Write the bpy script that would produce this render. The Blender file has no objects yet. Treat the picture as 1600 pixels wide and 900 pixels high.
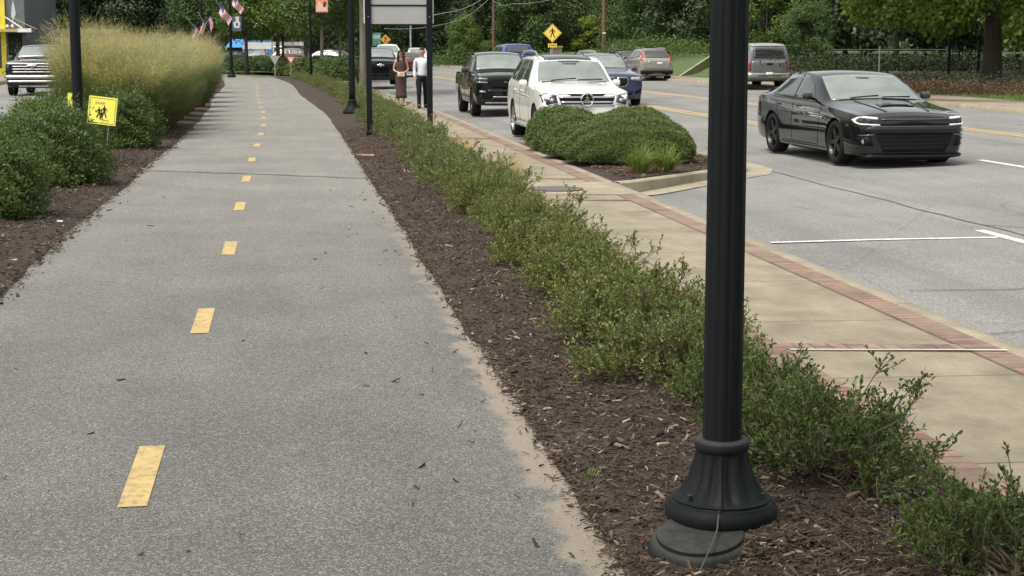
import bpy, bmesh, math, random
import numpy as np
from mathutils import Vector, Matrix
from mathutils.bvhtree import BVHTree
R = math.radians
rng = np.random.default_rng(7)
random.seed(7)
scene = bpy.context.scene
C = scene.collection

# ------------------------------------------------------------------ camera
CAMZ = 1.7
FPX, PITCH, YAW = 2475.0, math.atan(375 / 2475.0), math.atan(350 / 2475.0)
cam = bpy.data.cameras.new('camera')
cam.sensor_width = 36.0
cam.lens = FPX / 1600 * 36.0
cam.clip_start, cam.clip_end = 0.1, 1500
camo = bpy.data.objects.new('camera', cam)
C.objects.link(camo)
camo.location = (0, 0, CAMZ)
camo.rotation_euler = (R(90) - PITCH, 0, -YAW)
scene.camera = camo

# ------------------------------------------------------------------ light (bright overcast)
w = bpy.data.worlds.new('World'); scene.world = w; w.use_nodes = True
nt = w.node_tree; bg = nt.nodes['Background']
sky = nt.nodes.new('ShaderNodeTexSky'); sky.sky_type = 'NISHITA'; sky.sun_disc = False
SUN_EL, SUN_AZ = R(62), R(-130)
sky.sun_elevation = SUN_EL; sky.sun_rotation = SUN_AZ
sky.dust_density = 4.0; sky.air_density = 1.0; sky.ozone_density = 1.0
hsv = nt.nodes.new('ShaderNodeHueSaturation'); hsv.inputs['Saturation'].default_value = 0.28
nt.links.new(sky.outputs[0], hsv.inputs['Color']); wm = nt.nodes.new('ShaderNodeMix'); wm.data_type = 'RGBA'; wm.blend_type = 'MULTIPLY'; wm.inputs[0].default_value = 1
wm.inputs[7].default_value = (1.03, 1.0, .93, 1); nt.links.new(hsv.outputs[0], wm.inputs[6]); nt.links.new(wm.outputs[2], bg.inputs[0])
bg.inputs[1].default_value = 0.13
sl = bpy.data.lights.new('sun', 'SUN'); sl.energy = 1.3; sl.angle = R(22); sl.color = (1, .94, .84)
so = bpy.data.objects.new('sun', sl); C.objects.link(so)
sd = Vector((math.sin(SUN_AZ) * math.cos(SUN_EL), math.cos(SUN_AZ) * math.cos(SUN_EL), math.sin(SUN_EL)))
so.rotation_euler = sd.to_track_quat('Z', 'Y').to_euler()
vs = scene.view_settings
vs.view_transform = 'Standard'; vs.look = 'None'; vs.exposure = 0.95; vs.gamma = 1; vs.use_curve_mapping = False
scene.cycles.max_bounces = 6; scene.cycles.transparent_max_bounces = 6
scene.cycles.use_denoising = True

# ------------------------------------------------------------------ helpers
def lin(r, g, b):
    f = lambda c: (c / 255 / 12.92) if c / 255 <= .04045 else ((c / 255 + .055) / 1.055) ** 2.4
    return (f(r), f(g), f(b))

class NT:
    def __init__(s, name):
        s.m = bpy.data.materials.new(name); s.m.use_nodes = True
        s.t = s.m.node_tree; s.n = s.t.nodes; s.p = s.n['Principled BSDF']; s.out = s.n['Material Output']
    def new(s, t, **kw):
        n = s.n.new(t)
        for k, v in kw.items(): setattr(n, k, v)
        return n
    def link(s, a, b): s.t.links.new(a, b)
    def coord(s, kind='Object'):
        if kind == 'st':
            u = s.new('ShaderNodeUVMap'); u.uv_map = 'st'; return u.outputs[0]
        return s.new('ShaderNodeTexCoord').outputs[kind]
    def mapping(s, v, scale=(1, 1, 1), rot=(0, 0, 0), loc=(0, 0, 0)):
        m = s.new('ShaderNodeMapping'); m.inputs['Scale'].default_value = scale
        m.inputs['Rotation'].default_value = rot; m.inputs['Location'].default_value = loc
        s.link(v, m.inputs[0]); return m.outputs[0]
    def noise(s, v, scale=5, detail=3, rough=.55, dist=0):
        n = s.new('ShaderNodeTexNoise'); n.inputs['Scale'].default_value = scale; n.inputs['Detail'].default_value = detail
        n.inputs['Roughness'].default_value = rough; n.inputs['Distortion'].default_value = dist
        s.link(v, n.inputs['Vector']); return n.outputs['Fac']
    def voro(s, v, scale=5, out='Distance', feature='F1', rnd=1):
        n = s.new('ShaderNodeTexVoronoi'); n.feature = feature; n.inputs['Scale'].default_value = scale
        n.inputs['Randomness'].default_value = rnd
        s.link(v, n.inputs['Vector']); return n.outputs[out]
    def ramp(s, f, stops):
        r = s.new('ShaderNodeValToRGB'); e = r.color_ramp.elements
        while len(e) < len(stops): e.new(.5)
        for k, (p, c) in enumerate(stops):
            e[k].position = p
            e[k].color = (*c, 1) if isinstance(c, (tuple, list)) else (c, c, c, 1)
        s.link(f, r.inputs[0]); return r.outputs[0]
    def mix(s, f, a, b, mode='MIX'):
        m = s.new('ShaderNodeMix', data_type='RGBA', blend_type=mode)
        for inp, v in ((m.inputs[0], f), (m.inputs[6], a), (m.inputs[7], b)):
            if hasattr(v, 'links') or hasattr(v, 'is_linked'): s.link(v, inp)
            elif isinstance(v, (tuple, list)): inp.default_value = (*v, 1)
            else:
                try: inp.default_value = v
                except Exception: inp.default_value = (v, v, v, 1)
        return m.outputs[2]
    def math(s, op, a, b=0.0, clamp=False):
        m = s.new('ShaderNodeMath', operation=op); m.use_clamp = clamp
        for inp, v in ((m.inputs[0], a), (m.inputs[1], b)):
            if hasattr(v, 'is_linked'): s.link(v, inp)
            else: inp.default_value = v
        return m.outputs[0]
    def bump(s, h, strength=.3, dist=.01):
        b = s.new('ShaderNodeBump'); b.inputs['Strength'].default_value = strength; b.inputs['Distance'].default_value = dist
        s.link(h, b.inputs['Height']); s.link(b.outputs[0], s.p.inputs['Normal']); return b
    def color(s, c): s.link(c, s.p.inputs['Base Color'])
    def rough(s, v):
        if hasattr(v, 'is_linked'): s.link(v, s.p.inputs['Roughness'])
        else: s.p.inputs['Roughness'].default_value = v

M = {}
def simple(name, col, rough=.6, metal=0, coat=0, var=.12, scale=6, bump=0, emit=0, ior=1.5):
    """plain paint / plastic / metal with slight procedural wear"""
    t = NT(name); v = t.coord('Object')
    n = t.noise(v, scale, 4)
    dark = tuple(c * (1 - var) for c in col); lite = tuple(min(1, c * (1 + var)) for c in col)
    t.color(t.ramp(n, [(.3, dark), (.7, lite)]))
    rr = t.ramp(n, [(.3, max(.02, rough * .85)), (.7, min(1, rough * 1.15))]); t.rough(rr)
    t.p.inputs['Metallic'].default_value = metal; t.p.inputs['Coat Weight'].default_value = coat
    t.p.inputs['Coat Roughness'].default_value = .04; t.p.inputs['IOR'].default_value = ior
    if max(col) < .03 and rough > .3: t.p.inputs['Specular IOR Level'].default_value = .18
    if bump: t.bump(t.noise(v, scale * 8, 3), bump, .004)
    if emit:
        t.p.inputs['Emission Color'].default_value = (*col, 1); t.p.inputs['Emission Strength'].default_value = emit
    M[name] = t.m; return t.m

def foliage(name, c0, c1, c2, trans=.25, rough=.55, patch=.9):
    t = NT(name)
    g = t.new('ShaderNodeNewGeometry'); v = t.coord('Object')
    r = t.ramp(g.outputs['Random Per Island'], [(0, c0), (.5, c1), (1, c2)])
    n = t.noise(v, patch, 2)
    c = t.mix(t.ramp(n, [(.35, 0), (.65, 1)]), r, t.mix(1.0, r, (1.25, 1.2, .95), 'MULTIPLY'))
    oi = t.new('ShaderNodeObjectInfo')
    c = t.mix(t.math('MULTIPLY', oi.outputs['Random'], .5), c, t.mix(1.0, c, (1.3, 1.15, .8), 'MULTIPLY'))
    t.color(c); t.rough(rough); t.p.inputs['Specular IOR Level'].default_value = .35
    tr = t.new('ShaderNodeBsdfTranslucent'); t.link(t.mix(1.0, c, (1.1, 1.3, .5), 'MULTIPLY'), tr.inputs[0])
    ms = t.new('ShaderNodeMixShader'); ms.inputs[0].default_value = trans
    t.link(t.p.outputs[0], ms.inputs[1]); t.link(tr.outputs[0], ms.inputs[2]); t.link(ms.outputs[0], t.out.inputs[0])
    M[name] = t.m; return t.m

def tag(o, label=None, cat=None, group=None, kind=None):
    if label: o['label'] = label
    if cat: o['category'] = cat
    if group: o['group'] = group
    if kind: o['kind'] = kind
    return o
def thing(name, label, cat, loc=(0, 0, 0), rotz=0, group=None):
    o = bpy.data.objects.new(name, None); C.objects.link(o); o.empty_display_size = .2
    o.location = loc; o.rotation_euler = (0, 0, rotz)
    return tag(o, label, cat, group)
def link(name, me, parent=None, loc=(0, 0, 0)):
    o = bpy.data.objects.new(name, me); C.objects.link(o); o.location = loc
    if parent is not None: o.parent = parent
    return o
def np_mesh(name, V, F, mat, smooth=False, uv=None):
    """V (n,3) array, F (m,k) int array of equal-size faces (or list of arrays)"""
    me = bpy.data.meshes.new(name)
    V = np.asarray(V, dtype=np.float32)
    Fs = F if isinstance(F, list) else [F]
    Fs = [np.asarray(f, dtype=np.int32) for f in Fs if len(f)]
    tot = sum(len(f) for f in Fs); loops = np.concatenate([f.ravel() for f in Fs])
    sizes = np.concatenate([np.full(len(f), f.shape[1], dtype=np.int32) for f in Fs])
    me.vertices.add(len(V)); me.vertices.foreach_set('co', V.ravel())
    me.loops.add(len(loops)); me.loops.foreach_set('vertex_index', loops)
    me.polygons.add(tot)
    st = np.zeros(tot, dtype=np.int32); st[1:] = np.cumsum(sizes)[:-1]
    me.polygons.foreach_set('loop_start', st); me.polygons.foreach_set('loop_total', sizes)
    me.polygons.foreach_set('use_smooth', np.full(tot, bool(smooth)))
    if uv is not None:
        l = me.uv_layers.new(name='st'); l.data.foreach_set('uv', np.asarray(uv, dtype=np.float32)[loops].ravel())
    me.update(calc_edges=True)
    for m_ in (mat if isinstance(mat, (list, tuple)) else [mat]): me.materials.append(m_)
    return me
def bm_obj(name, bm, mat, parent=None, smooth=False, loc=(0, 0, 0)):
    me = bpy.data.meshes.new(name); bm.normal_update(); bm.to_mesh(me); bm.free()
    for m_ in (mat if isinstance(mat, (list, tuple)) else [mat]): me.materials.append(m_)
    if smooth:
        for p in me.polygons: p.use_smooth = True
    return link(name, me, parent, loc)

class Geo:
    """collects boxes, tubes, lathes into one mesh"""
    def __init__(s): s.V = []; s.F = {}; s.n = 0
    def add(s, V, F):
        V = np.asarray(V, float)
        for f in F: s.F.setdefault(len(f), []).append([i + s.n for i in f])
        s.V.append(V); s.n += len(V); return s
    def box(s, c, size, rot=None, bevel=0):
        bm = bmesh.new(); bmesh.ops.create_cube(bm, size=1)
        for v in bm.verts: v.co = Vector((v.co.x * size[0], v.co.y * size[1], v.co.z * size[2]))
        if bevel: bmesh.ops.bevel(bm, geom=bm.edges[:], offset=bevel, segments=2, affect='EDGES', profile=.5)
        if rot is not None: bmesh.ops.transform(bm, matrix=rot.to_4x4(), verts=bm.verts)
        bm.verts.index_update()
        s.add([v.co + Vector(c) for v in bm.verts], [[v.index for v in f.verts] for f in bm.faces]); bm.free(); return s
    def tube(s, pts, rad, sides=6, caps=True, closed=False):
        pts = [Vector(p) for p in pts]; n = len(pts)
        rad = rad if isinstance(rad, (list, tuple)) else [rad] * n
        V = []; up = None
        for i, p in enumerate(pts):
            if closed: d = pts[(i + 1) % n] - pts[i - 1]
            else: d = pts[min(i + 1, n - 1)] - pts[max(i - 1, 0)]
            d.normalize()
            if up is None: up = Vector((0, 0, 1)) if abs(d.z) < .9 else Vector((1, 0, 0))
            a = d.cross(up).normalized(); b = a.cross(d).normalized(); up = b
            for k in range(sides):
                t = 2 * math.pi * k / sides
                V.append(p + a * math.cos(t) * rad[i] + b * math.sin(t) * rad[i])
        F = []
        for i in range(n if closed else n - 1):
            j = (i + 1) % n
            for k in range(sides):
                F.append([i * sides + k, i * sides + (k + 1) % sides, j * sides + (k + 1) % sides, j * sides + k])
        if caps and not closed: F += [list(range(sides))[::-1], [(n - 1) * sides + k for k in range(sides)]]
        return s.add(V, F)
    def lathe(s, prof, seg=24, c=(0, 0, 0), axis='z', fn=None, caps=True):
        V = []; F = []; n = len(prof)
        for i, (r, z) in enumerate(prof):
            for k in range(seg):
                t = 2 * math.pi * k / seg; rr = fn(r, z, t) if fn else r
                x, y = rr * math.cos(t), rr * math.sin(t)
                p = (x, y, z) if axis == 'z' else ((x, z, y) if axis == 'y' else (z, x, y))
                V.append(Vector(p) + Vector(c))
        for i in range(n - 1):
            for k in range(seg):
                F.append([i * seg + k, i * seg + (k + 1) % seg, (i + 1) * seg + (k + 1) % seg, (i + 1) * seg + k])
        if caps: F += [list(range(seg))[::-1], [(n - 1) * seg + k for k in range(seg)]]
        return s.add(V, F)
    def prism(s, poly, h, mtx=Matrix.Identity(4)):
        """2-D polygon in local xy extruded by h in z"""
        n = len(poly); V = [mtx @ Vector((x, y, 0)) for x, y in poly] + [mtx @ Vector((x, y, h)) for x, y in poly]
        F = [list(range(n))[::-1], list(range(n, 2 * n))] + [[i, (i + 1) % n, n + (i + 1) % n, n + i] for i in range(n)]
        return s.add(V, F)
    def mesh(s, name, mat, smooth=False):
        V = np.concatenate(s.V) if s.V else np.zeros((0, 3))
        me = np_mesh(name, V, [np.array(f) for f in s.F.values()], mat, smooth)
        bm = bmesh.new(); bm.from_mesh(me); bmesh.ops.recalc_face_normals(bm, faces=bm.faces); bm.to_mesh(me); bm.free()
        return me
    def obj(s, name, mat, parent=None, smooth=False, loc=(0, 0, 0)):
        me = s.mesh(name, mat, smooth)
        if smooth:
            try: me.set_sharp_from_angle(angle=R(38))
            except Exception: pass
        return link(name, me, parent, loc)

def copy_tree(o, parent=None):
    c = o.copy(); C.objects.link(c); c.parent = parent
    for ch in list(o.children): copy_tree(ch, c)
    return c

# --- position helpers: lateral curve of the road and path with distance
def cur(Y): return -0.0006 * max(0.0, Y - 40) ** 2 if Y < 150 else -0.0006 * 110 ** 2 - .132 * (Y - 150)
def curp(Y): return cur(Y) - .012 * max(0.0, min(Y, 125) - 94) ** 2 - .34 * math.exp(-((Y - 58) / 13.0) ** 2)
def at(px, D, z=0.0):
    """world point standing at picture column px and D metres in front of the camera"""
    lat = (px - 800) / FPX * (D * math.cos(PITCH) + (CAMZ - z) * math.sin(PITCH))
    # ground direction of the camera axis
    f = Vector((math.sin(YAW), math.cos(YAW))); r = Vector((math.cos(YAW), -math.sin(YAW)))
    p = f * D + r * lat
    return Vector((p.x, p.y, z))
def road_z(X, Y=30):
    xs = [-50, 4.4, 7.2, 9.5, 11, 14.5, 19.5, 60]; zs = [-.27, -.27, -.2, -.145, -.1, -.02, -.01, -.01]
    return float(np.interp(X - cur(Y), xs, zs))
# ------------------------------------------------------------------ ground materials
def mat_asphalt():
    t = NT('path asphalt'); v = t.coord('st')
    v3 = t.coord('Object')
    cell = t.new('ShaderNodeTexVoronoi'); cell.inputs['Scale'].default_value = 165
    t.link(v3, cell.inputs['Vector'])
    sep = t.new('ShaderNodeSeparateColor'); t.link(cell.outputs['Color'], sep.inputs[0])
    agg = t.ramp(sep.outputs[0], [(0, (.068, .068, .065)), (.35, (.105, .104, .100)), (.75, (.143, .142, .136)), (.97, (.26, .255, .245))])
    fine = t.noise(v3, 260, 3, .7)
    agg = t.mix(.8, agg, t.ramp(fine, [(.28, (.7, .7, .7)), (.72, (1.28, 1.28, 1.26))]), 'MULTIPLY')
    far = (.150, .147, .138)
    # shade at the near end painted into the colour, lighter farther along
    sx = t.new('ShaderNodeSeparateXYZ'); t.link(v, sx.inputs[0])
    shade_ramp = t.ramp(t.math('DIVIDE', sx.outputs[1], 40.0), [(0, (.86, .87, .89)), (.2, (1.0, 1.0, 1.0)), (.5, (1.42, 1.42, 1.40)), (1, (1.55, 1.55, 1.53))])
    c = t.mix(1.0, agg, shade_ramp, 'MULTIPLY')
    blot = t.noise(v3, .8, 4, .6); c = t.mix(.8, c, t.ramp(blot, [(.3, (.82, .82, .83)), (.7, (1.15, 1.14, 1.12))]), 'MULTIPLY')
    st_ = t.noise(v3, 1.7, 6, .75, 1.0); c = t.mix(t.ramp(st_, [(.60, 0), (.70, .35)]), c, (.06, .058, .055))
    lanes = t.noise(t.mapping(v, (1.1, .12, 1)), 2.2, 3); c = t.mix(.35, c, t.ramp(lanes, [(.35, (.85, .85, .85)), (.65, (1.12, 1.12, 1.1))]), 'MULTIPLY')
    # dusty sand washed over the right edge
    edge = t.math('ADD', t.math('ADD', sx.outputs[0], t.ramp(t.math('DIVIDE', sx.outputs[1], 10.0), [(.45, .05), (.9, 0.0)])), t.math('MULTIPLY', t.math('SUBTRACT', t.noise(v3, 2.2, 5, .65), .5), .55))
    dust = t.ramp(edge, [(.93, 0), (1.02, 1)])
    dust = t.math('MULTIPLY', dust, t.ramp(t.math('DIVIDE', sx.outputs[1], 40.0), [(.2, .85), (.55, .12)]))
    c = t.mix(dust, c, t.mix(t.noise(v3, 60, 4, .7), (.17, .145, .115), (.33, .285, .23)))
    t.color(c); t.rough(.9); t.p.inputs['Specular IOR Level'].default_value = .3
    h = t.math('ADD', t.math('MULTIPLY', cell.outputs['Distance'], -1.0), t.math('MULTIPLY', fine, .8))
    t.bump(h, .4, .003)
    return t.m
def mat_road():
    t = NT('street asphalt'); v = t.coord('st'); v3 = t.coord('Object')
    a = t.noise(v3, 48, 6, .9); c = t.ramp(a, [(.33, (.055, .056, .055)), (.5, (.178, .180, .176)), (.66, (.40, .40, .39))])
    b = t.noise(v3, .35, 4, .6); c = t.mix(.8, c, t.ramp(b, [(.3, (.74, .74, .745)), (.7, (1.2, 1.19, 1.17))]), 'MULTIPLY')
    tr = t.noise(t.mapping(v, (1, .05, 1)), 1.4, 4, .6); c = t.mix(.7, c, t.ramp(tr, [(.3, (.72, .72, .73)), (.62, (1.12, 1.12, 1.1))]), 'MULTIPLY')
    # darker tyre scuffs and oil marks
    sp = t.noise(t.mapping(v, (.8, .35, 1)), 1.1, 5, .7, 1.5); c = t.mix(t.ramp(sp, [(.60, 0), (.72, .6)]), c, (.09, .088, .085))
    # fine cracks
    cr = t.voro(t.mapping(v, (.22, .10, 1)), 1.0, 'Distance', 'DISTANCE_TO_EDGE')
    wob = t.math('ADD', cr, t.math('MULTIPLY', t.noise(v3, 3, 5), .012)); c = t.mix(t.ramp(wob, [(.005, .4), (.009, 0)]), c, (.05, .05, .048))
    t.color(c); t.rough(.85); t.bump(a, .35, .004)
    return t.m
def mat_conc(name, base, stain=.3, joint=0, scale=1.0, orient='st'):
    t = NT(name); v = t.coord(orient); v3 = t.coord('Object')
    a = t.noise(v3, 70 * scale, 5, .75); b = t.noise(v3, 2.0 * scale, 6, .62)
    c = t.ramp(b, [(.3, tuple(x * (1 - stain) for x in base)), (.6, base), (.75, tuple(min(1, x * (1 + stain * .5)) for x in base))])
    c = t.mix(.7, c, t.ramp(a, [(.25, (.62, .61, .6)), (.7, (1.22, 1.22, 1.2))]), 'MULTIPLY')
    lon = t.noise(t.mapping(v, (1, .35, 1)), 6, 4, .7); c = t.mix(.4, c, t.ramp(lon, [(.35, (.75, .73, .7)), (.65, (1.15, 1.14, 1.1))]), 'MULTIPLY')
    if joint:
        sx = t.new('ShaderNodeSeparateXYZ'); t.link(v, sx.inputs[0])
        m = t.math('ABSOLUTE', t.math('SUBTRACT', t.math('MODULO', sx.outputs[1], joint), joint / 2))
        c = t.mix(t.ramp(t.math('MULTIPLY', m, 10), [(.06, .75), (.12, 0)]), c, (.06, .05, .04))
    t.color(c); t.rough(.9); t.bump(a, .3, .003); M[name] = t.m; return t.m
def mat_brick(name, along=True):
    t = NT(name); v = t.coord('st'); b = t.new('ShaderNodeTexBrick')
    t.link(t.mapping(v, (1, 1, 1), (0, 0, 0 if along else R(90)), (.02, 0, 0)), b.inputs['Vector'])
    b.inputs['Color1'].default_value = (.275, .175, .14, 1); b.inputs['Color2'].default_value = (.15, .10, .085, 1)
    b.inputs['Mortar'].default_value = (.10, .075, .055, 1); b.inputs['Scale'].default_value = 1
    b.inputs['Brick Width'].default_value = .215; b.inputs['Row Height'].default_value = .105; b.inputs['Mortar Size'].default_value = .009
    b.inputs['Bias'].default_value = 0; b.offset = 0 if along else .5
    n = t.noise(t.coord('Object'), 9, 6, .7); c = t.mix(.8, b.outputs['Color'], t.ramp(n, [(.3, (.6, .58, .58)), (.7, (1.35, 1.3, 1.25))]), 'MULTIPLY')
    c = t.mix(t.ramp(t.noise(t.coord('Object'), 1.7, 4), [(.42, 0), (.66, .75)]), c, (.24, .20, .15))
    t.color(c); t.rough(.9); t.bump(b.outputs['Fac'], -.4, .004); M[name] = t.m; return t.m
def mat_mulch():
    t = NT('mulch'); v = t.coord('Object')
    ve = t.new('ShaderNodeTexVoronoi'); ve.inputs['Scale'].default_value = 62; t.link(t.mapping(v, (1, 1.9, 1), (0, 0, .5)), ve.inputs['Vector'])
    sep = t.new('ShaderNodeSeparateColor'); t.link(ve.outputs['Color'], sep.inputs[0])
    c = t.ramp(sep.outputs[0], [(0, (.018, .012, .009)), (.6, (.044, .030, .022)), (.95, (.095, .066, .048))])
    c = t.mix(.6, c, t.ramp(t.noise(v, 2.2, 4), [(.3, (.75, .7, .7)), (.7, (1.3, 1.28, 1.25))]), 'MULTIPLY')
    t.color(c); t.rough(.95); t.bump(t.math('ADD', ve.outputs['Distance'], t.noise(v, 80, 4, .8)), .9, .012)
    return t.m
def mat_chip():
    t = NT('mulch chips'); g = t.new('ShaderNodeNewGeometry')
    c = t.ramp(g.outputs['Random Per Island'], [(0, (.015, .009, .006)), (.5, (.044, .027, .017)), (.82, (.082, .053, .035)), (.95, (.13, .092, .066)), (.985, (.32, .27, .2))])
    t.color(c); t.rough(.9); t.bump(t.noise(t.coord('Object'), 220, 2), .4, .002); return t.m
def mat_grass():
    t = NT('mown grass'); v = t.coord('Object')
    n = t.noise(v, 1.2, 5, .65); c = t.ramp(n, [(.3, (.045, .085, .022)), (.55, (.075, .12, .035)), (.75, (.12, .14, .055))])
    c = t.mix(.6, c, t.ramp(t.noise(t.mapping(v, (3, .6, 1)), 14, 4, .8), [(.3, (.5, .5, .5)), (.7, (1.35, 1.4, 1.2))]), 'MULTIPLY')
    t.color(c); t.rough(.9); t.bump(t.noise(v, 30, 4, .8), .6, .03); return t.m
def mat_soil(name, c0, c1):
    t = NT(name); v = t.coord('Object'); n = t.noise(v, 1.5, 6, .7)
    t.color(t.ramp(n, [(.3, c0), (.7, c1)])); t.rough(.95); t.bump(t.noise(v, 12, 4, .8), .5, .04); return t.m
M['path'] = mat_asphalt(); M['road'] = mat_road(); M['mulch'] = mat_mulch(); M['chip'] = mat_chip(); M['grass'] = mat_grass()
M['walk'] = mat_conc('sidewalk concrete', (.285, .25, .188), .38, 1.83)
M['kerb'] = mat_conc('kerb concrete', (.30, .265, .205), .3, 3.05)
M['conc'] = mat_conc('old concrete', (.33, .295, .225), .35)
M['brick'] = mat_brick('brick edging', True); M['brickx'] = mat_brick('brick cross band', False)
M['clay'] = mat_soil('clay bank', (.035, .028, .018), (.085, .055, .040)); M['earth'] = mat_soil('earth', (.035, .045, .02), (.07, .07, .035))
def worn_paint(name, col, under, amt=.5):
    t = NT(name); v = t.coord('Object'); n = t.noise(v, 22, 6, .8)
    c = t.mix(t.ramp(n, [(.38, amt), (.50, 0)]), col, under)
    c = t.mix(.5, c, t.ramp(t.noise(v, 9, 5, .7), [(.3, (.62, .60, .58)), (.62, (1.08, 1.08, 1.08))]), 'MULTIPLY')
    t.color(c); t.rough(.7); t.bump(t.noise(v, 150, 3, .7), .4, .003); M[name] = t.m
worn_paint('yellow paint', (.47, .35, .145), (.16, .145, .105), .7)
worn_paint('road yellow', (.62, .42, .13), (.25, .24, .2), .8); worn_paint('road white', (.72, .72, .70), (.26, .26, .25), .7)
simple('joint dark', (.05, .045, .04), .95); simple('tar', (.06, .058, .055), .8)

# ------------------------------------------------------------------ sheets laid along the street
def ygrid(y0, y1, near=.25, far=2.5):
    ys = [y0]
    while ys[-1] < y1: ys.append(ys[-1] + max(near, min(far, (abs(ys[-1]) ) * .03)))
    ys[-1] = y1; return ys
def sheet(name, cols, y0, y1, mat, curve=cur, jit=None, near=.25, disp=None, kind='structure', seed=1):
    """cols: list of (X, z) across; jit: {col index: amplitude} ragged edge"""
    ys = ygrid(y0, y1, near); rg = np.random.default_rng(seed); V = []; UV = []
    n = len(cols); ph = rg.uniform(0, 6, 6)
    for Y in ys:
        c = curve(Y)
        for k, (X, z) in enumerate(cols):
            X = X(Y) if callable(X) else X
            if jit and k in jit:
                X += jit[k] * (.5 * math.sin(Y * 2.1 + ph[0]) + .35 * math.sin(Y * 5.3 + ph[1]) + .25 * math.sin(Y * 11.7 + ph[2]) + rg.normal() * .25)
            zz = z + (disp(X, Y, k) if disp else 0)
            V.append((X + c, Y, zz)); UV.append((X, Y))
    F = [[i * n + k, i * n + k + 1, (i + 1) * n + k + 1, (i + 1) * n + k] for i in range(len(ys) - 1) for k in range(n - 1)]
    o = link(name, np_mesh(name, V, np.array(F), mat, True, UV)); o['kind'] = kind; return o
# wide ground out to the horizon
g = Geo(); g.add([(-600, -80, -.45), (600, -80, -.45), (600, 900, -.45), (-600, 900, -.45)], [[0, 1, 2, 3]])
tag(g.obj('ground', M['earth']), kind='structure')
def bumpy(a, f=3.0):
    return lambda X, Y, k: a * (math.sin(X * f + Y * 1.3) * math.cos(Y * f * .7) + .5 * math.sin(Y * f * 2.3 + X * 5) )
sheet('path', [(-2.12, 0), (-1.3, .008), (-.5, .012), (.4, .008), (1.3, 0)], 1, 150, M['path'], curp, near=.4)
# right bed: ragged inner edge, slight mound where the hedge stands
rb = [(1.07, .006), (1.25, .022), (1.5, .035), (1.8, .05), (2.1, .05), (2.4, .03), (2.72, -.085), (2.78, -.16)]
def mnd(X, Y, k): return 0 if k in (0, 7) else .005 * math.sin(X * 7 + Y * 4.1) + .005 * math.sin(Y * 9.3 - X * 11)
def rbe(Y): return 1.09 + .03 * math.sin(Y * .9) if Y < 9 else (1.06 + .012 * math.sin(Y * .5))
rb[0] = (rbe, .004); rb[1] = (lambda Y: rbe(Y) + .12, .026)
sheet('planting_bed', rb, 1, 96, M['mulch'], curp, {0: .018}, .07, mnd)
sheet('sidewalk', [(2.72, -.10), (4.29, -.115)], 1, 150, M['walk'])
sheet('brick_edging_street_side', [(4.05, -.108), (4.275, -.110)], 1, 150, M['brick'])
sheet('brick_edging_hedge_side', [(2.66, -.094), (2.95, -.097)], 1, 150, M['brick'])
sheet('kerb', [(4.28, -.112), (4.295, -.104), (4.40, -.106), (4.425, -.125), (4.43, -.30)], 1, 150, M['kerb'])
sheet('road', [(4.40, -.28), (7.2, -.20), (9.5, -.145), (11.0, -.10), (14.5, -.02), (17, -.008), (19.0, -.012), (24, -.02)], -5, 190, M['road'], near=.5)
def fk(Y): return float(np.interp(Y, [-5, 39, 76, 190], [19.1, 19.1, 20.95, 20.95]))
sheet('kerb_across_the_street', [(fk, -.03), (lambda Y: fk(Y) + .02, .10), (lambda Y: fk(Y) + .17, .112)], -5, 150, M['kerb'])
sheet('sidewalk_across_the_street', [(lambda Y: fk(Y) + .17, .108), (lambda Y: fk(Y) + 2.3, .13)], -5, 150, M['walk'])
sheet('verge', [(lambda Y: fk(Y) + 2.28, .125), (lambda Y: fk(Y) + 3.6, .2), (lambda Y: fk(Y) + 4.2, .3)], -5, 150, M['grass'])
def bank(X, Y, k): return (.08 * math.sin(X * 3 + Y * 2.1) + .05 * math.sin(Y * 5.3 + X)) if k else 0
sheet('bank', [(lambda Y: fk(Y) + 4.18, .29), (lambda Y: fk(Y) + 5.5, .62), (lambda Y: fk(Y) + 7.5, .80), (lambda Y: fk(Y) + 12, .9)], -5, 86, M['clay'], disp=bank, near=.4)
sheet('lawn_rise', [(lambda Y: fk(Y) + 4.18, .29), (lambda Y: fk(Y) + 6, .75), (lambda Y: fk(Y) + 9, 1.25), (lambda Y: fk(Y) + 13, 1.35), (lambda Y: fk(Y) + 40, 1.4)], 86, 150, M['grass'])
sheet('woodland_floor', [(lambda Y: fk(Y) + 11.9, .86), (lambda Y: fk(Y) + 60, 1.2)], -5, 86, M['earth'])
# walk climbing the grassy rise
g = Geo(); p0 = at(1062, 90, .15); p1 = at(1120, 96, 1.5)
dv = (p1 - p0); nrm = Vector((-dv.y, dv.x, 0)).normalized() * .07
g.add([p0 - nrm, p0 + nrm, p1 + nrm, p1 - nrm, p0 - nrm + Vector((0, 0, -.6)), p0 + nrm + Vector((0, 0, -.6)), p1 + nrm + Vector((0, 0, -.6)), p1 - nrm + Vector((0, 0, -.6))],
      [[0, 1, 2, 3], [0, 4, 5, 1], [1, 5, 6, 2], [2, 6, 7, 3], [3, 7, 4, 0]])
tag(g.obj('retaining_wall', M['conc']), 'low concrete wall climbing the grassy rise across the street', 'wall')
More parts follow.
